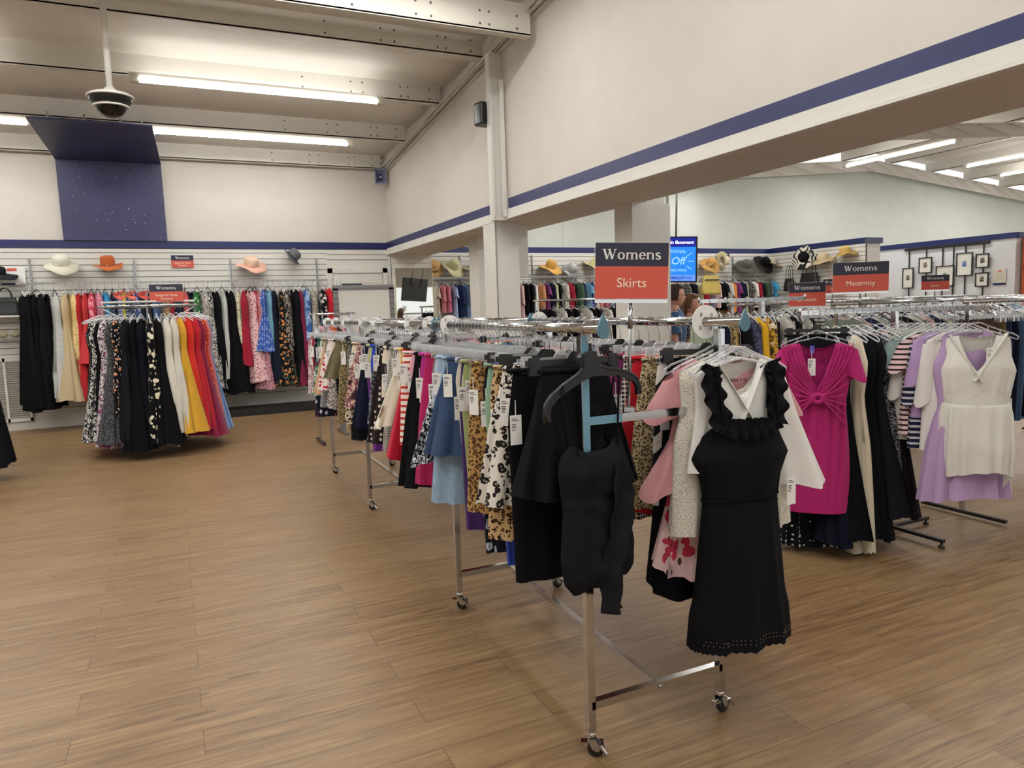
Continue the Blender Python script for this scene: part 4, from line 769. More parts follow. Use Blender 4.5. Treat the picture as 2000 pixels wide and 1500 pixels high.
for k, (x, c) in enumerate(((-.42, 'e2685a'), (-.3, 'e07a66'), (-.17, 'd85c52'))):
    mb = MB()
    for q in range(7):
        a0 = q*.9; mb.grid(lambda i, j: ((.02+.05*j/4)*math.cos(a0+i*.22)*(1-.1*q/7), (.02+.05*j/4)*math.sin(a0+i*.22), .01+.012*q+.04*(j/4)**2+.004*math.sin(i*2)), 6, 5)
    mb.put('fabric_flower', cloth('solid:'+c), None, (RC[0]+x+.12, RC[1]-.1, RZ+.066), label=['left coral fabric flower on the round rack shelf', 'middle coral fabric flower on the round rack shelf', 'right coral fabric flower on the round rack shelf'][k], category='flower', group='coral fabric flowers')
# ================================================================ WALL RAILS
def wall_rail(label, x0, x1, yw, z, stands, ztop, group):
    t = thing('clothes_rail', label, 'clothes rail', (x0, yw, z), (0, 0, 0), group); L = x1-x0
    mb = MB(); mb.bar((0, -.36, 0), (L, -.36, 0), .012, .032); mb.put('rail', CHROME, t)
    for s in stands:
        mb = MB(); mb.m = 0; mb.box((s-x0-.014, -.03, -1.2), (s-x0+.014, -.002, ztop-z)); mb.m = 1
        for k in range(int((ztop-z)/.035)+4): mb.box((s-x0-.004, -.0315, -.12+.035*k), (s-x0+.004, -.03, -.105+.035*k))
        mb.put('slotted_standard', [STEEL, INK], t); mb = MB(); mb.bar((s-x0, -.02, 0), (s-x0, -.36, 0), .008, .03); mb.put('bracket', CHROME, t)
    return t
wall_rail('long wall rail of dresses on the slatted back wall', -1.95, 2.42, 12.75, 2.13, [-1.81, -.44, .95, 2.32], 2.5, 'wall rails')
def wall_dresses(items, x0, z, y, where, group):
    x = x0
    for i, (fab, d, k, w_, L, xs) in enumerate(items):
        x += w_/2; hung(k, fab, d, where, (x, y, z), R_(90+RND.uniform(-26, 22)), RND.choice(['far_top', 'far_top', 'far_black']), zs=L*1.06, xs=xs, ys=1.25, group=group, near=[f'the {items[i-1][1]} one'], v=i); x += w_/2
WD = [('solid:101013', 'plain black long', 'maxi', .09, 1.05, 1), ('solid:131317', 'faded black', 'maxi', .09, 1.12, 1), ('solid:0f0f12', 'black chiffon', 'maxi', .09, 1.1, 1), ('solid:17171a', 'black jersey', 'maxi', .07, 1.0, 1), ('lace:dcdcd6:9a9c9c', 'white lace', 'maxi', .2, 1.02, 1.08), ('solid:c9b48e', 'tan', 'maxi', .09, 1.04, 1.1), ('print:e0cf9c:d6a850:.9', 'cream and yellow tie-dye', 'maxi', .09, .95, 1), ('solid:b8242c', 'red', 'maxi', .08, 1.05, 1.05), ('solid:c83a3c', 'coral red', 'dress', .07, 1.0, 1),
 ('floral:d84a66:f0b0b8:e8e0dc', 'hot pink printed', 'dress', .08, 1.1, 1), ('print:d8a0b0:b04a62', 'rose patterned', 'dress', .07, 1, 1), ('solid:2f8fc4', 'turquoise tied', 'dress', .12, .9, 1), ('floral:141a30:4a5a80:8a90a8', 'midnight floral', 'dress', .08, 1.1, 1), ('print:4a5f86:aab4c8', 'blue-grey printed', 'dress', .09, 1, 1), ('solid:b4bc3a', 'lime', 'dress', .05, .8, 1), ('print:1c2440:8a94b0', 'navy printed', 'dress', .08, 1, 1), ('floral:2a3f78:c0c8dc', 'blue floral', 'dress', .08, 1, 1), ('solid:1c2238', 'dark navy plain', 'dress', .08, 1, 1), ('solid:8a8f9a', 'silver grey', 'dress', .06, 1, 1),
 ('solid:1a1a20', 'inky', 'dress', .08, 1, 1), ('denim:44608c', 'denim blue', 'dress', .08, 1, 1), ('leopard:c8a878:2c1c14:8a6440', 'leopard print', 'dress', .1, 1, 1), ('solid:111114', 'matte black', 'maxi', .08, 1, 1), ('solid:a82434', 'ruby', 'dress', .05, 1, 1), ('solid:1b2440', 'navy crepe', 'dress', .09, 1, 1), ('solid:d85a5a', 'coral', 'dress', .05, 1, 1), ('solid:16202e', 'dark teal-black', 'maxi', .09, 1, 1), ('floral:2f6e3c:a8d0a0:16301c:1.2', 'green leafy', 'maxi', .12, 1.0, 1), ('print:d8d0c8:3a3438:.6', 'small mottled', 'dress', .06, 1.1, 1), ('print:141416:d8d6d0:.8', 'zebra striped', 'maxi', .07, 1.03, .9), ('solid:121215', 'black with white sash', 'maxi', .13, 1.08, 1.1), ('solid:c9cbc4', 'pale grey pleated', 'dress', .07, 1.35, .8), ('solid:0e0e12', 'wide black', 'maxi', .14, 1.08, 1.2),
 ('floral:d6d0b4:9a9470:e8e4d4:.8', 'pale olive floral', 'maxi', .13, 1.0, .95), ('solid:a31f36', 'crimson', 'dress', .07, 1.15, 1), ('floral:e0b4b4:8a4a52:f0d8d4:.7', 'dusty pink ditsy', 'maxi', .1, .98, 1), ('solid:e8505c', 'neon coral', 'maxi', .035, 1.0, .9), ('print:e0a0ac:6a4650:.6', 'pink paisley', 'maxi', .09, 1.06, 1), ('dots:2f56a8:dfe4f0:.8', 'blue dotted', 'dress', .06, .95, 1), ('solid:6fa0b8', 'sky blue', 'maxi', .07, .93, .95), ('solid:1b2130', 'blue-black smooth', 'maxi', .1, .96, 1), ('floral:141414:c8824a:8a9a88:1.2', 'black with orange flowers', 'maxi', .13, 1.03, 1), ('print:16161a:b8aca0', 'black scrolled', 'maxi', .08, 1.05, 1), ('solid:121216', 'tall black', 'maxi', .12, 1.05, 1.1), ('solid:7a1f3e', 'wine', 'maxi', .045, 1.05, .95),
 ('print:5a86c0:b8cce4:3a5a9a', 'blue watercolour', 'maxi', .12, 1.04, 1.05), ('print:c4baa8:3a3430:.5', 'taupe ikat', 'maxi', .17, .92, 1.1), ('floral:111113:dcdad4:dcdad4:1.6', 'black with white blossoms', 'maxi', .13, .93, 1.05), ('solid:cc1f30', 'vivid red', 'dress', .06, .95, 1), ('solid:16161b', 'soft black', 'dress', .08, .8, .9), ('solid:1d2340', 'navy velvet', 'dress', .08, .75, .9), ('solid:141418', 'black strappy', 'dress', .06, .7, .9)]
wall_dresses(WD, -1.93, 2.13, 12.39, 'on the back wall rail', 'dresses on the back wall rail')
wall_rail('long wall rail of shirts on the right hall back wall, left of the wing', 4.45, 9.3, 13.38, 2.17, [5.2, 6.75, 8.3], 2.62, 'wall rails')
wall_rail('wall rail of shirts on the right hall back wall, next to the wing', 10.2, 12.95, 13.38, 2.12, [10.4, 12.0], 2.6, 'wall rails')
SC = ['d8cbb4:tan', 'd98a92:pink', 'c9748a:rose', 'a8b8dc:light blue', '1c2c5a:navy', '4a86c8:azure', '8a5f3c:brown', '2a2a2e:charcoal', '8f8c88:pewter', '121214:black', '17171a:glossy black', '101012:dull black', 'd8cfa8:cream', 'c93a50:red-pink', '3a3f5a:slate blue', '8a7aa0:grey-violet', 'd8b8b4:powder pink', '0f0f12:pitch black', '1a1a1e:washed black', 'dedcd4:white', 'd8873a:orange', '7a3070:violet', '1c2038:blue-black', 'c6c49a:yellow-green', '141416:coal', 'e0dcd4:ecru', '9c2030:dark red', '16181e:night', '3c5a44:moss', '262a44:indigo', '3a9ac8:cyan', '2a2f7a:ultramarine']
def shirts(n, x0, x1, z, y, where, group, off=0):
    for i in range(n):
        c, d = SC[(i+off) % len(SC)].split(':'); k = (i+off)//len(SC); hung('shirt' if i % 3 else 'tee', ('solid:' if (i*7) % 5 else 'print:')+c+('' if (i*7) % 5 else ':8a8680:.8'), (['', 'second', 'other', 'further'][k % 4]+' '+d).strip(), where, (x0+(x1-x0)*(i+.5)/n, y, z), R_(90+RND.uniform(-15, 15)), RND.choice(['far_top', 'far_black']), zs=RND.uniform(.85, 1.15), group=group, near=['the '+SC[(i+off+1) % len(SC)].split(':')[1]+' one'], v=i)
shirts(44, 4.5, 9.25, 2.17, 13.03, 'on the right hall wall rail', 'shirts on the right hall wall rail')
shirts(22, 10.25, 12.9, 2.12, 13.03, 'on the wall rail by the wing', 'shirts on the wall rail by the wing', 9)
# left edge rack with black garments
straight('chrome rack cut by the left photo edge holding black dresses', -3.2, -1.75, 8.75, 1.6, 'straight chrome racks')
fill([('solid:0f0f12', 'black plain', 'maxi'), ('print:121216:c8c4bc:1.2', 'black and white swirled', 'maxi'), ('solid:141417', 'black fringed', 'maxi'), ('solid:101014', 'black silky', 'maxi')], 11, -3.1, -1.62, 8.75, 1.6, 'on the rack at the left photo edge', 'black dresses at the left edge', .9)
# ================================================================ HATS
def hat(label, loc, rot, brim, crown, brimr=.19, cr=.085, ch=.11, wave=.02, group='hats on the slatted walls', band=None, pinch=0, droop=.02):
    t = thing('sun_hat' if wave < .03 else 'floppy_hat', label, 'hat', loc, rot, group)
    mb = MB(); n = 36
    def bf(p, a, r):
        k = max(0, (r-cr)/(brimr-cr)); return (p[0], p[1], p[2]+wave*k*math.sin(2*a+.6)+wave*.4*k*math.sin(5*a)-droop*k*k)
    mb.lathe([(cr*.98, 0), (cr+.02, -.003), (cr+(brimr-cr)*.5, -.004), (brimr, 0), (brimr, -.005), (cr+(brimr-cr)*.5, -.009), (cr*.97, -.006)], n, fn=bf); mb.put('brim', cloth(brim), t)
    mb = MB(); mb.lathe([(cr, -.003), (cr*1.0, ch*.45), (cr*.93, ch*.8), (cr*.75, ch*.97), (cr*.4, ch*(1.03-pinch)), (0, ch*(1.02-pinch*1.6))], n); mb.put('crown', cloth(crown), t)
    if band: mb = MB(); mb.lathe([(cr*1.02, .0), (cr*1.05, .004), (cr*1.04, .024), (cr*1.0, .026)], n); mb.put('hat_band', cloth(band), t)
    mb = MB(); mb.tube([(0, .0, .01), (0, .02, -.05), (0, .02, -.09)], .004, 5); mb.put('peg', STEEL, t)
    return t
SL = 'solid:'
W0 = 12.55
hat('off-white wide-brim sun hat on the back wall above the rail', (-1.39, W0, 2.42), (R_(28), 0, R_(5)), SL+'dcd9c4', SL+'e2e0d0', .225, .115, .13, .025, droop=.05)
hat('rust orange fedora with a studded band on the back wall', (-.79, W0, 2.40), (R_(14), 0, R_(-4)), SL+'c8703c', SL+'c06636', .2, .1, .14, .028, band='dots:8a4424:e0c8a0:.4', pinch=.2)
hat('blush pink wide-brim hat beside the small back wall sign', (1.25, W0, 2.39), (R_(22), R_(4), R_(5)), SL+'e6b49e', SL+'e2c4a8', .24, .115, .13, .03, band=SL+'d8a890')
hat('small dark grey hat hung sideways near the door, just under the navy band', (1.9, W0, 2.53), (R_(18), R_(48), 0), SL+'5f6266', SL+'6a6d70', .16, .1, .13, .012, band=SL+'3a3c40')
hat('black hat brim showing at the left edge of the back wall', (-2.18, W0, 2.29), (R_(12), R_(12), 0), SL+'2a2c30', SL+'232529', .25, .1, .1, .02)
W1 = 13.14
HR = [('tan straw hat with a dark bow beside the mirror edge', 4.55, 2.36, (50, 0, 0), 'c9a268', 'c9a268', .19, 'solid:1a1a1c'), ('pale green straw hat folded on the wall left of the columns', 4.95, 2.38, (40, 20, 0), 'cfcca2', 'c8c69c', .24, None), ('pale straw hat with black underside by the middle column', 5.4, 2.36, (20, 0, 0), 'cdc9a0', 'cdc9a0', .25, 'solid:cdc9a0'),
 ('golden straw hat with a wide tilted brim right of the near column', 7.05, 2.36, (24, 8, 0), 'cfa052', 'c8984c', .25, None), ('black and white checked bucket hat on the right hall wall', 7.52, 2.3, (48, 12, 0), None, None, .2, None), ('pale yellow straw hat half hidden by the Skirts sign', 8.1, 2.4, (25, 15, 0), 'cfc992', 'cfc992', .28, 'dots:cfc992:222222:.3'),
 ('tan straw hat with a woven knot right of the blue screen', 11.15, 2.4, (45, -10, 0), 'c09050', 'b98848', .24, None), ('slim cream hat hung edge-on next to the tiny wall sign', 11.5, 2.48, (10, 85, 0), 'cfc39c', 'd8d0b4', .22, None), ('dark grey felt hat hanging on the right hall wall', 12.2, 2.36, (35, -12, 0), '55564f', '5c5d56', .27, None), ('black floppy hat with mesh brim on the right hall wall', 12.75, 2.42, (50, 8, 0), '2a2a28', '121214', .27, None), ('cream cloche hat with a tan brim in the wall corner', 12.98, 2.42, (8, 5, 0), 'a08a58', 'd8d2c0', .26, None)]
for lb, x, z, r, b_, c2, br, bd in HR:
    hat(lb, (x, W1+.0, z), tuple(R_(q) for q in r), SL+b_ if b_ else 'gingham:2c2e34:d4d4d2:.6', SL+c2 if c2 else 'gingham:2c2e34:d4d4d2:.6', br, .11, .15, .03, band=bd)
hat('black and white striped floppy hat on the wing wall', (12.98, 12.15, 2.48), (R_(15), R_(-62), 0), 'stripe:d8d2c4:1c1c20:.7', SL+'16161a', .3, .12, .12, .04)
hat('beige woven hat beside the striped hat on the wing wall', (12.98, 11.62, 2.4), (0, R_(-25), 0), SL+'d0b890', SL+'d8c4a0', .25, .12, .14, .03)
hat('yellow straw hat at the outer end of the wing wall', (12.98, 11.05, 2.5), (0, R_(-18), 0), SL+'c8a858', SL+'d2b468', .24, .11, .14, .04)
# bags
def bag(label, loc, rz, w, h, col, handle=.12, d=.1, group=None, cat='bag', name='handbag', ry=0, peg=0):
    t = thing(name, label, cat, loc, (0, ry, rz), group); m = plain(col, .5, 0, 'bag')
    mb = MB(); mb.grid(lambda i, j: (w/2*(.86+.14*math.sin(1+j*.35))*math.copysign(abs(math.cos(i*math.pi/12))**.4, math.cos(i*math.pi/12)), (d/2*(1.15-j*.06))*math.copysign(abs(math.sin(i*math.pi/12))**.5, math.sin(i*math.pi/12)), h*j/9-.01*(j == 9)), 24, 10, True); mb.face([k for k in range(24)][::-1]); mb.put('bag_body', m, t)
    for s in (-1, 1):
        mb = MB(); mb.tube([(w*.24*math.cos(a), s*d*.35, h-.01+handle*math.sin(a)) for a in np.linspace(0, math.pi, 13)], .007, 6); mb.put('handle', m, t)
    mb = MB(); mb.box((-w*.4, -d/2-.006, h*.72), (w*.4, -d/2+.01, h*.78)); mb.put('flap_seam', plain('3c3e40', .4), t)
    if peg: mb = MB(); mb.tube([(0, 0, h+handle-.02), (0, peg, h+handle-.02)], .006, 6); mb.put('wall_peg', STEEL, t)
    return t
bag('black leather handbag with round handles on a shelf at the far left', (-2.12, 12.56, 1.69), 0, .34, .27, '202224', .13)
bag('large black ruched shoulder bag hanging on the wing wall', (13.0, 12.02, 1.7), R_(90), .55, .45, '141416', .5, .14, 'bags on the wing wall', peg=-.2)
bag('small dark bag with thin strap hanging near the wall corner', (13.0, 12.6, 1.75), R_(90), .3, .3, '2a2320', .3, .1, 'bags on the wing wall', peg=-.2)
bag('striped straw tote beside the maternity signs on the wing wall', (12.95, 11.3, 1.7), R_(90), .35, .35, 'a89684', .35, .1, 'bags on the wing wall', peg=-.25)
bag('yellow-gold tote bag hanging in front of the right hall shirts', (10.62, 12.5, 1.72), 0, .5, .42, 'b8a450', .25, .12, None, peg=.9)
mb = MB(); mb.box((-2.45, 12.42, 1.665), (-1.95, 12.74, 1.69)); mb.put('shelf', WHITE, None, label='white shelf under the black leather handbag at the far left', category='shelf')
mb = MB(); mb.box((-2.45, 12.5, 1.36), (-1.95, 12.74, 1.375)); mb.put('shelf', SP['acrylic'], None, label='clear lower shelf holding the strappy sandals at the far left', category='shelf')
for k, x in enumerate((-2.2, -2.06)):
    t = thing('sandal', ['left cream strappy sandal on the clear shelf', 'right cream strappy sandal on the clear shelf'][k], 'sandal', (x, 12.6, 1.376), (0, 0, 0), 'cream sandals'); m = plain('cfc29c', .5, 0, 'sandal')
    mb = MB(); mb.grid(lambda i, j: ((.035 if i else -.035)*(1-.3*abs(j-3)/4), -.12+.035*j, .01+.05*max(0, (j-3)/4)**1.5), 2, 8, smooth=True); mb.grid(lambda i, j: ((.035 if i else -.035)*(1-.3*abs(j-3)/4), -.12+.035*j, .0+.05*max(0, (j-3)/4)**1.5), 2, 8); mb.put('sole', m, t)
    mb = MB()
    for q in range(4): y = -.09+.03*q; mb.tube([(.036*math.cos(a), y, .012+.045*math.sin(a)) for a in np.linspace(0, math.pi, 9)], .005, 5)
    mb.tube([(.03*math.cos(a), .09+.03*math.sin(a), .12) for a in np.linspace(0, 6.28, 12, endpoint=False)], .006, 5, closed=True); mb.tube([(.028, .09, .05), (.03, .09, .12)], .004, 5); mb.tube([(-.028, .09, .05), (-.03, .09, .12)], .004, 5); mb.put('straps', m, t)
# louvered return-air grille and small notice
t = thing('air_vent', 'white louvered air return grille low on the back wall at the far left', 'vent', (-2.35, 12.73, .13))
mb = MB(); mb.box((-.55, -.03, 0), (.4, -.005, .05)); mb.box((-.55, -.03, .89), (.4, -.005, .94)); mb.box((.37, -.03, 0), (.4, -.005, .94)); mb.box((.09, -.03, 0), (.12, -.005, .94)); mb.put('frame', WHITE, t)
mb = MB()
for k in range(26): mb.bar((-.55, -.014, .07+.032*k), (.37, -.014, .07+.032*k), .003, .024, up=(0, -.75, 1))
mb.put('louvres', WHITE, t); mb = MB(); mb.box((-.55, -.004, .02), (.38, 0, .92)); mb.put('duct_back', plain('77746c', .8), t)
t = thing('notice', 'small framed red and white notice beside the black hat at the far left', 'notice', (-2.02, 12.72, 2.13)); mb = MB(); mb.m = 0; mb.box((-.15, -.01, 0), (.15, 0, .26)); mb.m = 1; mb.box((-.07, -.012, .2), (.05, -.01, .24)); mb.m = 2; mb.box((-.15, -.012, 0), (.15, -.01, .03)); mb.put('card', [TAGW, RED, NAVYB], t)
# ================================================================ STARRY PANEL (background of the hanging figure, which is left out)
def starry():
    t = NT('starry_night_print', .45); v = t.obj(); d = t.vor(v, 17); n = t.noise(v, 1.6, 4)
    c = t.mix(n, lin('232548'), lin('43456e')); big = t.math('MULTIPLY', t.math('LESS_THAN', d, .09), t.math('GREATER_THAN', t.noise(v, 2.0, 1), .45)); c = t.mix(big, c, lin('d8dcec')); return t.color(c).m
t = thing('backdrop_panel', 'dark blue starry printed panel bent forward at the top above the hats', 'wall panel', (-.65, 12.71, 2.78)); SM = starry()
mb = MB(); mb.v += [(-.70, 0, 0), (.70, 0, 0), (.69, 0, 1.17), (-.71, 0, 1.17), (-.70, .02, 0), (.70, .02, 0), (.69, .02, 1.17), (-.71, .02, 1.17)]
for q in ((0, 1, 2, 3), (7, 6, 5, 4), (0, 4, 5, 1), (1, 5, 6, 2), (3, 7, 4, 0)): mb.face(q)
mb.put('lower_sheet', SM, t); mb = MB(); mb.v += [(-.71, 0, 1.17), (.69, 0, 1.17), (.62, -1.84, 1.30), (-.78, -1.84, 1.30), (-.71, .02, 1.19), (.69, .02, 1.19), (.62, -1.84, 1.32), (-.78, -1.84, 1.32)]
for q in ((0, 1, 2, 3), (7, 6, 5, 4), (0, 4, 5, 1), (1, 5, 6, 2), (2, 6, 7, 3), (3, 7, 4, 0)): mb.face(q)
mb.put('upper_sheet', SM, t)
for x in (-.55, -.15, .25, .5): mb = MB(); mb.box((x-.012, -1.85, 1.32), (x+.012, -1.82, 1.40)); mb.put('clip', STEEL, t)
# ================================================================ CEILING EQUIPMENT
t = thing('security_camera', 'black dome security camera hanging from a white ceiling pipe', 'security camera', (-.345, 7.7, 3.50), (0, 0, 0))
mb = MB(); mb.tube([(.0, 0, .14), (0, 0, 1.06)], .026, 12); mb.lathe([(0, 1.05), (.06, 1.05), (.06, 1.065), (0, 1.065)], 16); mb.put('drop_pipe', WHITE, t)
mb = MB(); mb.lathe([(0, .17), (.03, .17), (.06, .135), (.16, .105), (.195, .085), (.2, .075), (.195, .07), (0, .07)], 28); mb.put('canopy', WHITE, t)
mb = MB(); mb.lathe([(.18, .07), (.17, .03), (.135, .0), (0, 0)], 28); mb.put('housing', BLACKP, t); mb = MB(); mb.lathe([(.138, .003), (.15, -.0), (.15, -.012), (.13, -.014)], 28); mb.put('trim_ring', WHITE, t)
mb = MB(); mb.lathe([(.13, -.01), (.12, -.045), (.085, -.08), (.04, -.097), (0, -.1)], 28); mb.put('dome', plain('0c0c0e', .06, 0, 'smoked_dome', var=0), t)
t = thing('speaker', 'black box loudspeaker bracketed to the white pipe column', 'speaker', (XP-.16, 7.93, 3.66), (0, 0, R_(12)))
mb = MB(); mb.grid(lambda i, j: [(.085+.0*j)*math.copysign(abs(math.cos(i*math.pi/12+.26))**.35, math.cos(i*math.pi/12+.26))*(.9 if j in (0, 7) else 1), .085*math.copysign(abs(math.sin(i*math.pi/12+.26))**.35, math.sin(i*math.pi/12+.26))*(.9 if j in (0, 7) else 1), .25*[0, .03, .1, .4, .6, .9, .97, 1][j]], 24, 8, True); mb.face(range(24)[::-1] if False else list(range(23, -1, -1))); mb.face(list(range(168, 192))); mb.put('cabinet', BLACKP, t)
mb = MB(); mb.box((-.065, -.092, .03), (.065, -.086, .22)); mb.put('grille', plain('101012', .8), t); mb = MB(); mb.bar((.06, .02, .0), (.12, .02, .0), .03, .01); mb.bar((.06, .02, .255), (.12, .02, .255), .03, .01); mb.bar((.12, .02, -.01), (.12, .02, .27), .03, .01); mb.tube([(.08, -.02, .12), (.13, -.03, .1), (.17, -.01, .13), (.15, .03, .15)], .005, 5); mb.put('bracket', STEEL, t)
t = thing('horn_speaker', 'small square grey horn speaker high in the corner under the roof', 'speaker', (XP-.13, 12.56, 3.88), (0, 0, R_(-14)))
mb = MB(); [mb.box(lo, hi) for lo, hi in (((-.1, -.125, -.13), (.1, -.1, -.11)), ((-.1, -.125, .11), (.1, -.1, .13)), ((-.1, -.125, -.13), (-.085, -.1, .13)), ((.085, -.125, -.13), (.1, -.1, .13)))]; mb.put('horn_frame', plain('8d90a8', .5), t)
mb = MB(); q = [(-.085, -.06), (.085, -.06), (.085, .06), (-.085, .06)]
def hf(i, j): s = [1, .95, .35, .3][j]; a = i*math.pi/2+math.pi/4; r = .1*s*1.35; return (r*math.cos(a)*.9, -.1+[0, .0, .1, .16][j], r*math.sin(a)*1.25)
mb.grid(hf, 4, 4, True, smooth=False); mb.put('horn', plain('7c80a0', .5), t); mb = MB(); mb.lathe([(.045, .0), (.06, .02), (.06, .08), (.03, .1), (0, .1)], 16, fn=lambda p, a, r: (p[0], .02+p[2], p[1])); mb.put('driver', plain('4a4c58', .5), t)
mb = MB(); mb.lathe([(0, 0), (.018, 0), (.02, .02)], 12, fn=lambda p, a, r: (p[0], -.03+p[2], p[1])); mb.put('horn_tip', TAGW, t)
mb = MB()
for k in range(6): mb.tube([(XP-.09-.012*k, y, zroof(y)-.02-.018*(k % 3)-.02*math.sin(y*2+k)) for y in np.linspace(12.4, 3, 40)], .005, 5)
mb.put('cable_bundle', WHITE, None, label='white cable bundle running up the partition along the roof edge', category='cable')
for k, (x, y) in enumerate(((13.6, 7.3), (11.9, 5.3))):
    t = thing('unit_heater', ['left white box heater hanging below the right hall roof', 'right white box heater hanging below the right hall roof'][k], 'heater', (x, y, zr2(x)-.52), (0, 0, R_(-25)), 'ceiling heaters')
    mb = MB(); mb.box((-.45, -.3, 0), (.3, .3, .42)); mb.bar((.3, -.29, .2), (.45, -.29, .1), .02, .2); mb.put('cabinet', BEAMW, t); mb = MB()
    for s in range(6): mb.box((.31, -.2, .06+.05*s), (.34, .2, .075+.05*s))
    mb.put('louvre', plain('5a544a', .5), t); mb = MB(); [mb.tube([(a, b, .42), (a, b, .8)], .008, 5) for a in (-.35, .2) for b in (-.25, .25)]; mb.put('hanger_rod', STEEL, t)
# ================================================================ MIRROR, BOARD, SCREEN
t = thing('mirror', 'tall wall mirror on the stub wall between the door and the near column', 'mirror', (3.64, 12.56, .35))
mb = MB(); mb.box((0, 0, 0), (.68, .02, 1.98)); mb.put('mirror_glass', plain('e8ece8', .02, 1.0, 'mirror', var=0), t); mb = MB(); mb.box((-.01, -.004, -.01), (.0, .024, 1.99)); mb.box((.68, -.004, -.01), (.69, .024, 1.99)); mb.box((-.01, -.004, 1.98), (.69, .024, 1.99)); mb.put('mirror_edge', plain('d8d2b0', .4), t)
t = thing('display_board', 'white board in a grey slotted metal frame in front of the door', 'display board', (1.95, 9.5, 0))
for x in (0, .735):
    mb = MB(); mb.m = 0; mb.box((x-.032, -.02, .02), (x+.032, .02, 1.9)); mb.m = 1
    for k in range(12): mb.box((x-.03, -.022, 1.0+.075*k), (x+.03, -.02, 1.006+.075*k))
    mb.put('frame_post', [plain('8c8c8c', .4, .6, 'galvanised'), INK], t); mb = MB(); mb.box((x-.03, -.25, 0), (x+.03, .25, .03)); mb.put('foot', STEEL, t)
mb = MB(); mb.box((-.032, -.02, 1.86), (.767, .02, 1.925)); mb.box((-.032, -.03, 1.885), (.767, -.02, 1.9)); mb.put('top_bar', plain('8c8c8c', .4, .6, 'galvanised'), t)
mb = MB(); mb.box((.03, -.012, .9), (.705, .0, 1.86)); mb.put('board', plain('dddcd4', .5), t)
SCB = SP['emit']('screen_blue', lin('1e82e6'), .75); SCN = SP['emit']('screen_navy', lin('0f1e96'), .6); SCL = SP['emit']('screen_pale', lin('5a8cff'), .8); SCT = SP['emit']('screen_text', lin('9fd0ff'), .9)
t = thing('display_screen', 'bright blue Bargain Basement screen behind the person, beside the column', 'screen', (5.58, 7.52, 2.1), (R_(-8), R_(2), R_(-34)))
mb = MB(); mb.m = 0; mb.box((-.5, 0, -.28), (.46, .04, .29)); mb.m = 1; mb.box((-.48, -.002, .16), (.44, 0, .275)); mb.m = 2; mb.box((-.48, -.002, -.19), (.44, 0, .16)); mb.m = 3; mb.box((-.48, -.002, -.265), (.44, 0, -.19)); mb.put('panel', [INK, SCN, SCB, SCL], t)
text(t, 'lettering', 'Bargain Basement', .058, SP['emit']('screen_white', (1, 1, 1, 1), .9), (.205, -.004, .215), shear=.15, bold=.001)
text(t, 'lettering', 'ADDITIONAL', .055, SCT, (.16, -.004, .1)); text(t, 'lettering', '% Off', .13, SCT, (.16, -.004, -.02), shear=.2); text(t, 'lettering', 'STAMPED ITEMS', .042, SCT, (.18, -.004, -.135)); text(t, 'lettering', 'IN PARKING LOT <<<', .04, INK, (.2, -.004, -.228), bold=.001)
mb = MB()
for a, b_ in (((.33, .04), (.4, .09)), ((.34, -.02), (.42, -.02)), ((.33, -.08), (.39, -.12))): mb.bar((a[0], -.004, a[1]), (b_[0], -.004, b_[1]), .006, .002, up=(0, 1, 0))
mb.put('rays', SCT, t); mb = MB(); mb.tube([(-.2, .05, .1), (-.2, .08, 2.1)], .012, 8); mb.tube([(.2, .05, .1), (.2, .08, 2.1)], .012, 8); mb.put('ceiling_mount', STEEL, t)
# ================================================================ GALLERY
XG = 15.85
t = thing('picture_rail', 'long black rail with thin straps that carry the framed pictures', 'picture rail', (XG, 0, 0))
mb = MB(); mb.box((-.05, 9.82, 2.6), (-.01, 11.78, 2.66)); mb.put('rail', BLACKP, t)
PF = [(11.67, 1.97, .28, .48, 'leftmost narrow framed picture, hanging low, on the gallery wall', '4a4a44'), (11.24, 2.24, .32, .36, 'second framed picture from the left, hanging high, with a tiny reddish print', '6a5048'), (10.77, 1.97, .42, .46, 'wide framed picture behind the Jeans sign', '4e5a3a'), (10.33, 2.2, .36, .5, 'tallest framed picture, with a blue print', '3f5ea8'), (9.94, 2.25, .28, .3, 'upper small framed picture at the right end', '44443c'), (9.94, 1.85, .28, .3, 'lower small framed picture at the right end', '44463e')]
for y in (11.67, 11.24, 10.85, 10.6, 10.33, 9.94):
    mb = MB(); mb.box((-.035, y-.012, .6), (-.02, y+.012, 2.6)); mb.put('strap', BLACKP, t)
for k, (y, z, wd, hh, lb, c) in enumerate(PF):
    f = thing('framed_picture', lb, 'picture', (XG-.05, y, z), (0, 0, R_(90)), 'framed pictures on the gallery wall'); a = wd/2; b_ = hh/2
    mb = MB(); [mb.box(lo, hi) for lo, hi in (((-a, -.0, -b_), (a, .025, -b_+.02)), ((-a, 0, b_-.02), (a, .025, b_)), ((-a, 0, -b_), (-a+.02, .025, b_)), ((a-.02, 0, -b_), (a, .025, b_)))]
    for i in range(len(mb.v)): mb.v[i] = (mb.v[i][0], -mb.v[i][1], mb.v[i][2])
    mb.put('frame', BLACKP, f); mb = MB(); mb.box((-a+.02, -.008, -b_+.02), (a-.02, -.002, b_-.02)); mb.put('mount', plain('dedbd0', .7), f)
    mb = MB(); mb.box((-.045, -.011, -.05), (.045, -.009, .07)); mb.put('print', cloth('print:'+c+':cfc8b8:'+c+':1'), f)
    f.rotation_euler = (0, 0, R_(-90))
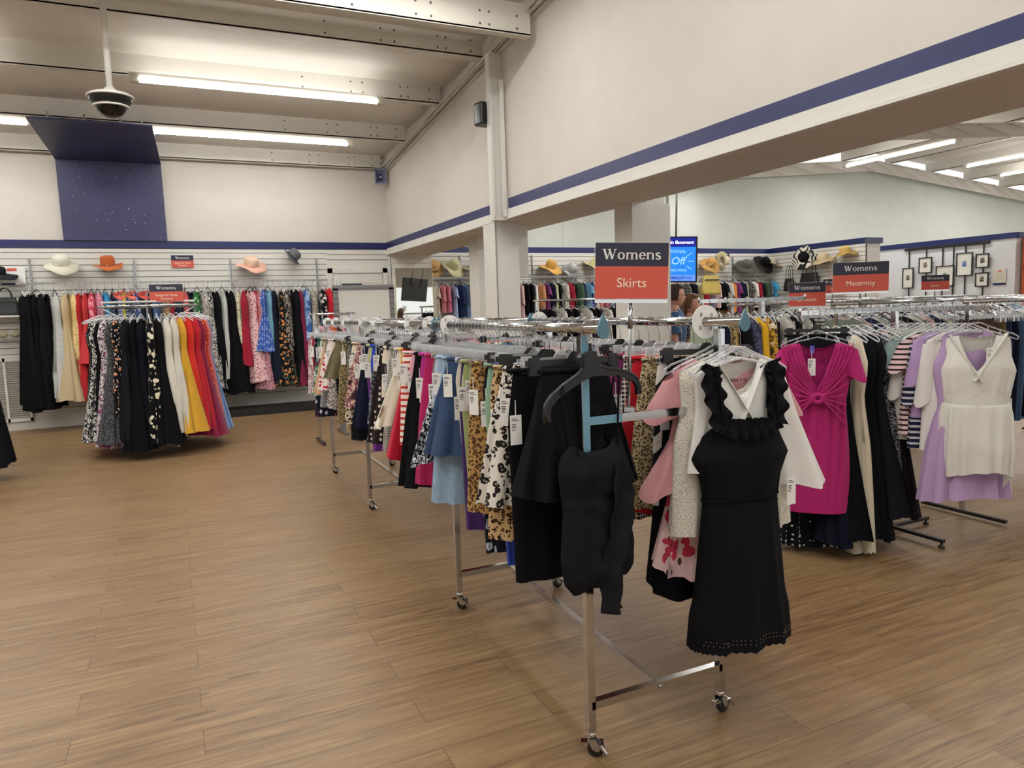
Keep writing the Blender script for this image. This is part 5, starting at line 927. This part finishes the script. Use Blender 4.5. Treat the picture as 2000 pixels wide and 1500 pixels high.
t = thing('notice', 'cream notice with a navy foot strip right of the framed pictures', 'notice', (XG-.01, 9.6, 1.72), (0, 0, R_(-90))); mb = MB(); mb.m = 0; mb.box((-.13, -.01, 0), (.13, 0, .34)); mb.m = 1; mb.box((-.13, -.012, 0), (.13, -.01, .045)); mb.m = 2; mb.box((-.03, -.012, .27), (.04, -.01, .3)); mb.m = 3; [mb.box((-.09, -.012, .1+.03*q), (.09, -.01, .106+.03*q)) for q in range(5)]; mb.put('card', [plain('d0cbb8', .6), NAVYB, RED, plain('9a9484', .6)], t)
t = thing('display_shelf', 'orange backed wall display beside the gallery wall at the right edge', 'wall display', (16.0, 9.24, 0)); mb = MB(); mb.box((0, 0, .3), (2.5, .02, 2.66)); mb.put('back', plain('c05a30', .6), t); mb = MB(); [mb.box((a, -.25, .3), (a+.05, 0, 2.66)) for a in (0, .9, 1.8)]; [mb.box((0, -.25, z), (2.5, 0, z+.04)) for z in (.9, 1.45, 2.05, 2.62)]; mb.put('frame', plain('c05a30', .6), t)
for k, (x, z, c, lb) in enumerate(((16.5, 2.09, '4a4c60', 'grey hard suitcase on the top orange shelf'), (16.5, 1.49, '4c1c2c', 'maroon suitcase on the lower orange shelf'), (17.1, 1.49, '4c8a3c', 'green suitcase on the lower orange shelf'))):
    s = thing('suitcase', lb, 'suitcase', (x, 9.1, z), (0, 0, 0), 'suitcases on the orange shelves'); mb = MB(); mb.grid(lambda i, j: (.24*math.copysign(abs(math.cos(i*math.pi/10))**.4, math.cos(i*math.pi/10)), .1*math.copysign(abs(math.sin(i*math.pi/10))**.4, math.sin(i*math.pi/10)), .5*[0, .02, .5, .98, 1][j]), 20, 5, True); mb.face(list(range(19, -1, -1))); mb.face(list(range(80, 100))); mb.put('shell', plain(c, .4), s); mb = MB(); [mb.lathe([(0, 0), (.012, 0), (.01, .008)], 8, fn=lambda p, a, r: (xx+p[0], -.1-p[2], zz+p[1])) for xx in (-.2, .2) for zz in (.06, .25, .44)]; mb.put('rivets', STEEL, s)
# ================================================================ PEOPLE
def skin_body(name, verts, edges, mat, parent, sub=2):
    me = bpy.data.meshes.new(name); me.from_pydata([v[0] for v in verts], edges, []); me.materials.append(mat); o = link(name, me, parent)
    sk = o.modifiers.new('Skin', 'SKIN'); sk.use_smooth_shade = True
    for i, v in enumerate(verts): me.skin_vertices[0].data[i].radius = v[1] if isinstance(v[1], tuple) else (v[1], v[1])
    me.skin_vertices[0].data[0].use_root = True; s = o.modifiers.new('Sub', 'SUBSURF'); s.levels = sub; s.render_levels = sub; return o
SKIN = plain('c99680', .5, 0, 'skin', .3); 
def person(label, loc, rz, hgt, shirt, pants, hair, glasses=False, hand=False, headturn=0, tilt=0):
    k = hgt/1.7; t = thing('person', label, 'person', loc, (0, 0, rz)); t.scale = (k, k, k)
    V = [((0, 0, .93), (.13, .1)), ((0, 0, 1.08), (.125, .09)), ((0, .01, 1.28), (.15, .1)), ((0, .015, 1.40), (.1, .075)), ((0, .01, 1.46), .052), ((0, -.0, 1.52), .05)]
    E = [(i, i+1) for i in range(5)]
    def chain(root, pts):
        p = root
        for q in pts: V.append(q); E.append((p, len(V)-1)); p = len(V)-1
        return p
    for s in (-1, 1):
        chain(0, [((s*.09, 0, .86), (.085, .09)), ((s*.095, -.01, .5), .058), ((s*.095, .0, .28), .05), ((s*.095, .01, .08), .036), ((s*.095, -.1, .035), (.038, .028))])
        if hand and s > 0: chain(3, [((s*.17, .01, 1.385), .05), ((s*.21, -.09, 1.18), .04), ((s*.16, -.2, 1.3), .032), ((s*.1, -.17, 1.47), .024), ((s*.09, -.16, 1.52), (.03, .014))])
        else: chain(3, [((s*.17, .01, 1.385), .05), ((s*.2, .02, 1.12), .04), ((s*.2, -.06, .9), .03), ((s*.2, -.08, .86), .024), ((s*.2, -.09, .8), (.016, .03))])
    body = skin_body('body', V, E, SKIN, t)
    # head
    hd = link('head', None, t, (0, -.005, 1.485), (tilt, 0, headturn))
    def hf(i, j):
        th = 2*math.pi*i/28; v = j/21; z = .115*math.cos(math.pi*v); r = math.sin(math.pi*v)**.8
        fx = .073*r*(1-.22*max(0, -z/.115)**1.3); fy = .092*r; x = fx*math.cos(th); y = fy*math.sin(th)
        fr = max(0, -math.sin(th))
        if fr > 0:
            y -= .018*math.exp(-((x/.012)**2))*math.exp(-(((z+.012)/.022)**2))*(1 if fr > .5 else 0)
            y += .008*math.exp(-(((abs(x)-.03)/.014)**2))*math.exp(-(((z-.012)/.012)**2)); y -= .006*math.exp(-((x/.02)**2))*math.exp(-(((z+.052)/.01)**2)); y -= .008*math.exp(-((x/.025)**2))*math.exp(-(((z+.095)/.018)**2))
        return (x, y, z+.11)
    mb = MB(); mb.grid(hf, 28, 22, True)
    for s in (-1, 1): mb.lathe([(0, 0), (.018, .004), (.024, .0), (.018, -.004)], 12, fn=lambda p, a, r: (s*(.073+abs(p[2])), .008+p[0]*.7, .108+p[1]*1.2))
    mb.put('face', SKIN, hd)
    mb = MB(); [mb.lathe([(0, .004), (.008, .0), (.009, -.003)], 10, fn=lambda p, a, r: (s*.03+p[0]*1.4, -.083-p[2]*.5, .122+p[1]*.6)) for s in (-1, 1)]; mb.put('eyes', plain('2a211c', .2), hd)
    mb = MB(); mb.tube([(x, -.0985+abs(x)*.25, .058) for x in (-.022, -.01, 0, .01, .022)], [.002, .005, .004, .005, .002], 6); mb.put('mouth', plain('a85a56', .5), hd)
    mb = MB(); mb.grid(lambda i, j: (lambda th, v: (.083*math.sin(math.pi*v*.62+.02)**.75*math.cos(th), .012+.1*math.sin(math.pi*v*.62+.02)**.75*math.sin(th)*(1 if math.sin(th) > 0 else .93), .11+.132*math.cos(math.pi*v*(.62 if math.sin(th) > -.35 else .3))))(2*math.pi*i/28, j/12), 28, 13, True)
    mb.lathe([(0, .05), (.03, .035), (.042, 0), (.03, -.035), (0, -.05)], 14, fn=lambda p, a, r: (p[0], .115+p[1]*.8, .12+p[2])) if not hand else mb.grid(lambda i, j: ((-.085+.17*i/8), .05+.04*math.sin(math.pi*i/8), .16-.26*j/8), 9, 9)
    mb.put('hair', plain(hair, .6, 0, 'hair', .3), hd)
    if glasses:
        mb = MB(); [mb.tube([(s*.031+.024*math.cos(a), -.1+abs(s*.031+.024*math.cos(a))*.15, .12+.018*math.sin(a)) for a in np.linspace(0, 6.28, 16, endpoint=False)], .0022, 5, closed=True) for s in (-1, 1)]; mb.tube([(-.008, -.102, .122), (.008, -.102, .122)], .002, 5); [mb.tube([(s*.055, -.09, .124), (s*.076, .0, .12)], .002, 5) for s in (-1, 1)]; mb.put('glasses', INK, hd)
    m = cloth(shirt)
    mb = MB(); mb.grid(lambda i, j: (lambda th, z: (float(np.interp(z, [.9, 1.08, 1.28, 1.41, 1.47], [.165, .145, .18, .17, .06]))*math.copysign(abs(math.cos(th))**.8, math.cos(th)), .01+float(np.interp(z, [.9, 1.08, 1.28, 1.4, 1.455], [.13, .115, .13, .1, .06]))*math.sin(th), z+.004*math.sin(9*th)))(2*math.pi*i/32, .88+.575*j/16), 32, 17, True); mb.put('shirt', m, t)
    for s in (-1, 1):
        mb = MB(); pth = [(s*.15, .01, 1.4), (s*.19, .01, 1.33), (s*.205, -.0 if not (hand and s > 0) else -.06, 1.2)]; mb.tube(pth, [.062, .066, .058], 14, cap=False); mb.put('sleeve', m, t)
        mb = MB(); mb.tube([(s*.085, 0, .92), (s*.095, 0, .7), (s*.095, -.01, .5), (s*.095, .0, .3), (s*.095, .01, .07)], [.105, .092, .075, .064, .058], 16); mb.put('trouser_leg', cloth(pants), t)
        mb = MB(); mb.grid(lambda i, j: (s*.095+.048*math.cos(i*math.pi/8)*[1, 1.05, .9, .5][j], -.05+.12*math.sin(i*math.pi/8)*[1, 1, .85, .5][j], [0, .03, .06, .085][j]), 16, 4, True); mb.put('shoe', BLACKP, t)
    return hd
person('person with dark tied-back hair and glasses in a blue shirt beside the far column', (5.03, 6.50, 0), R_(55), 1.74, 'denim:3c5a80', 'solid:22242c', '3a2620', True, headturn=.15)
person('person with blond-brown hair holding a hand to the face, behind the one in glasses', (5.42, 6.75, 0), R_(48), 1.64, 'print:2a2a30:8a8680:.6', 'solid:2a2a30', '6a4a30', hand=True, headturn=-.1, tilt=.15)

# ================================================================ the hangers beyond the 300 that show largest, as one object
hs = [o for o in bpy.data.objects if o.get('category') == 'hanger']
def show(o):
    d = (o.location-Vector((0, 0, H))).length; g = o.get('group', '')
    if 'far rail' in g and o.location.y > 2.7: d *= 2.2
    if 'below the framed' in g or 'middle of the right' in g or 'far right' in g: d *= 1.5
    return d
hs.sort(key=show); V, F, MI, off = [], [], [], 0
bpy.context.view_layer.update()
for o in hs[300:]:
    parts = [o]+list(o.children)
    for p in parts:
        if p.type != 'MESH': continue
        mw = p.matrix_world; me = p.data
        V += [tuple(mw @ v.co) for v in me.vertices]; F += [tuple(i+off for i in q.vertices) for q in me.polygons]; off += len(me.vertices)
        for q in me.polygons: MI.append({HOOKM.name: 0, CLEAR.name: 1}.get(me.materials[q.material_index].name, 2))
    for p in parts: bpy.data.objects.remove(p)
me = bpy.data.meshes.new('clothes_hangers'); me.from_pydata(V, [], F); [me.materials.append(m) for m in (HOOKM, CLEAR, BLACKP)]; me.polygons.foreach_set('material_index', MI); me.polygons.foreach_set('use_smooth', [True]*len(F)); me.update()
link('clothes_hangers', me, None, label='remaining hangers crowded on the distant rails of the right hall', category='hangers', kind='stuff')
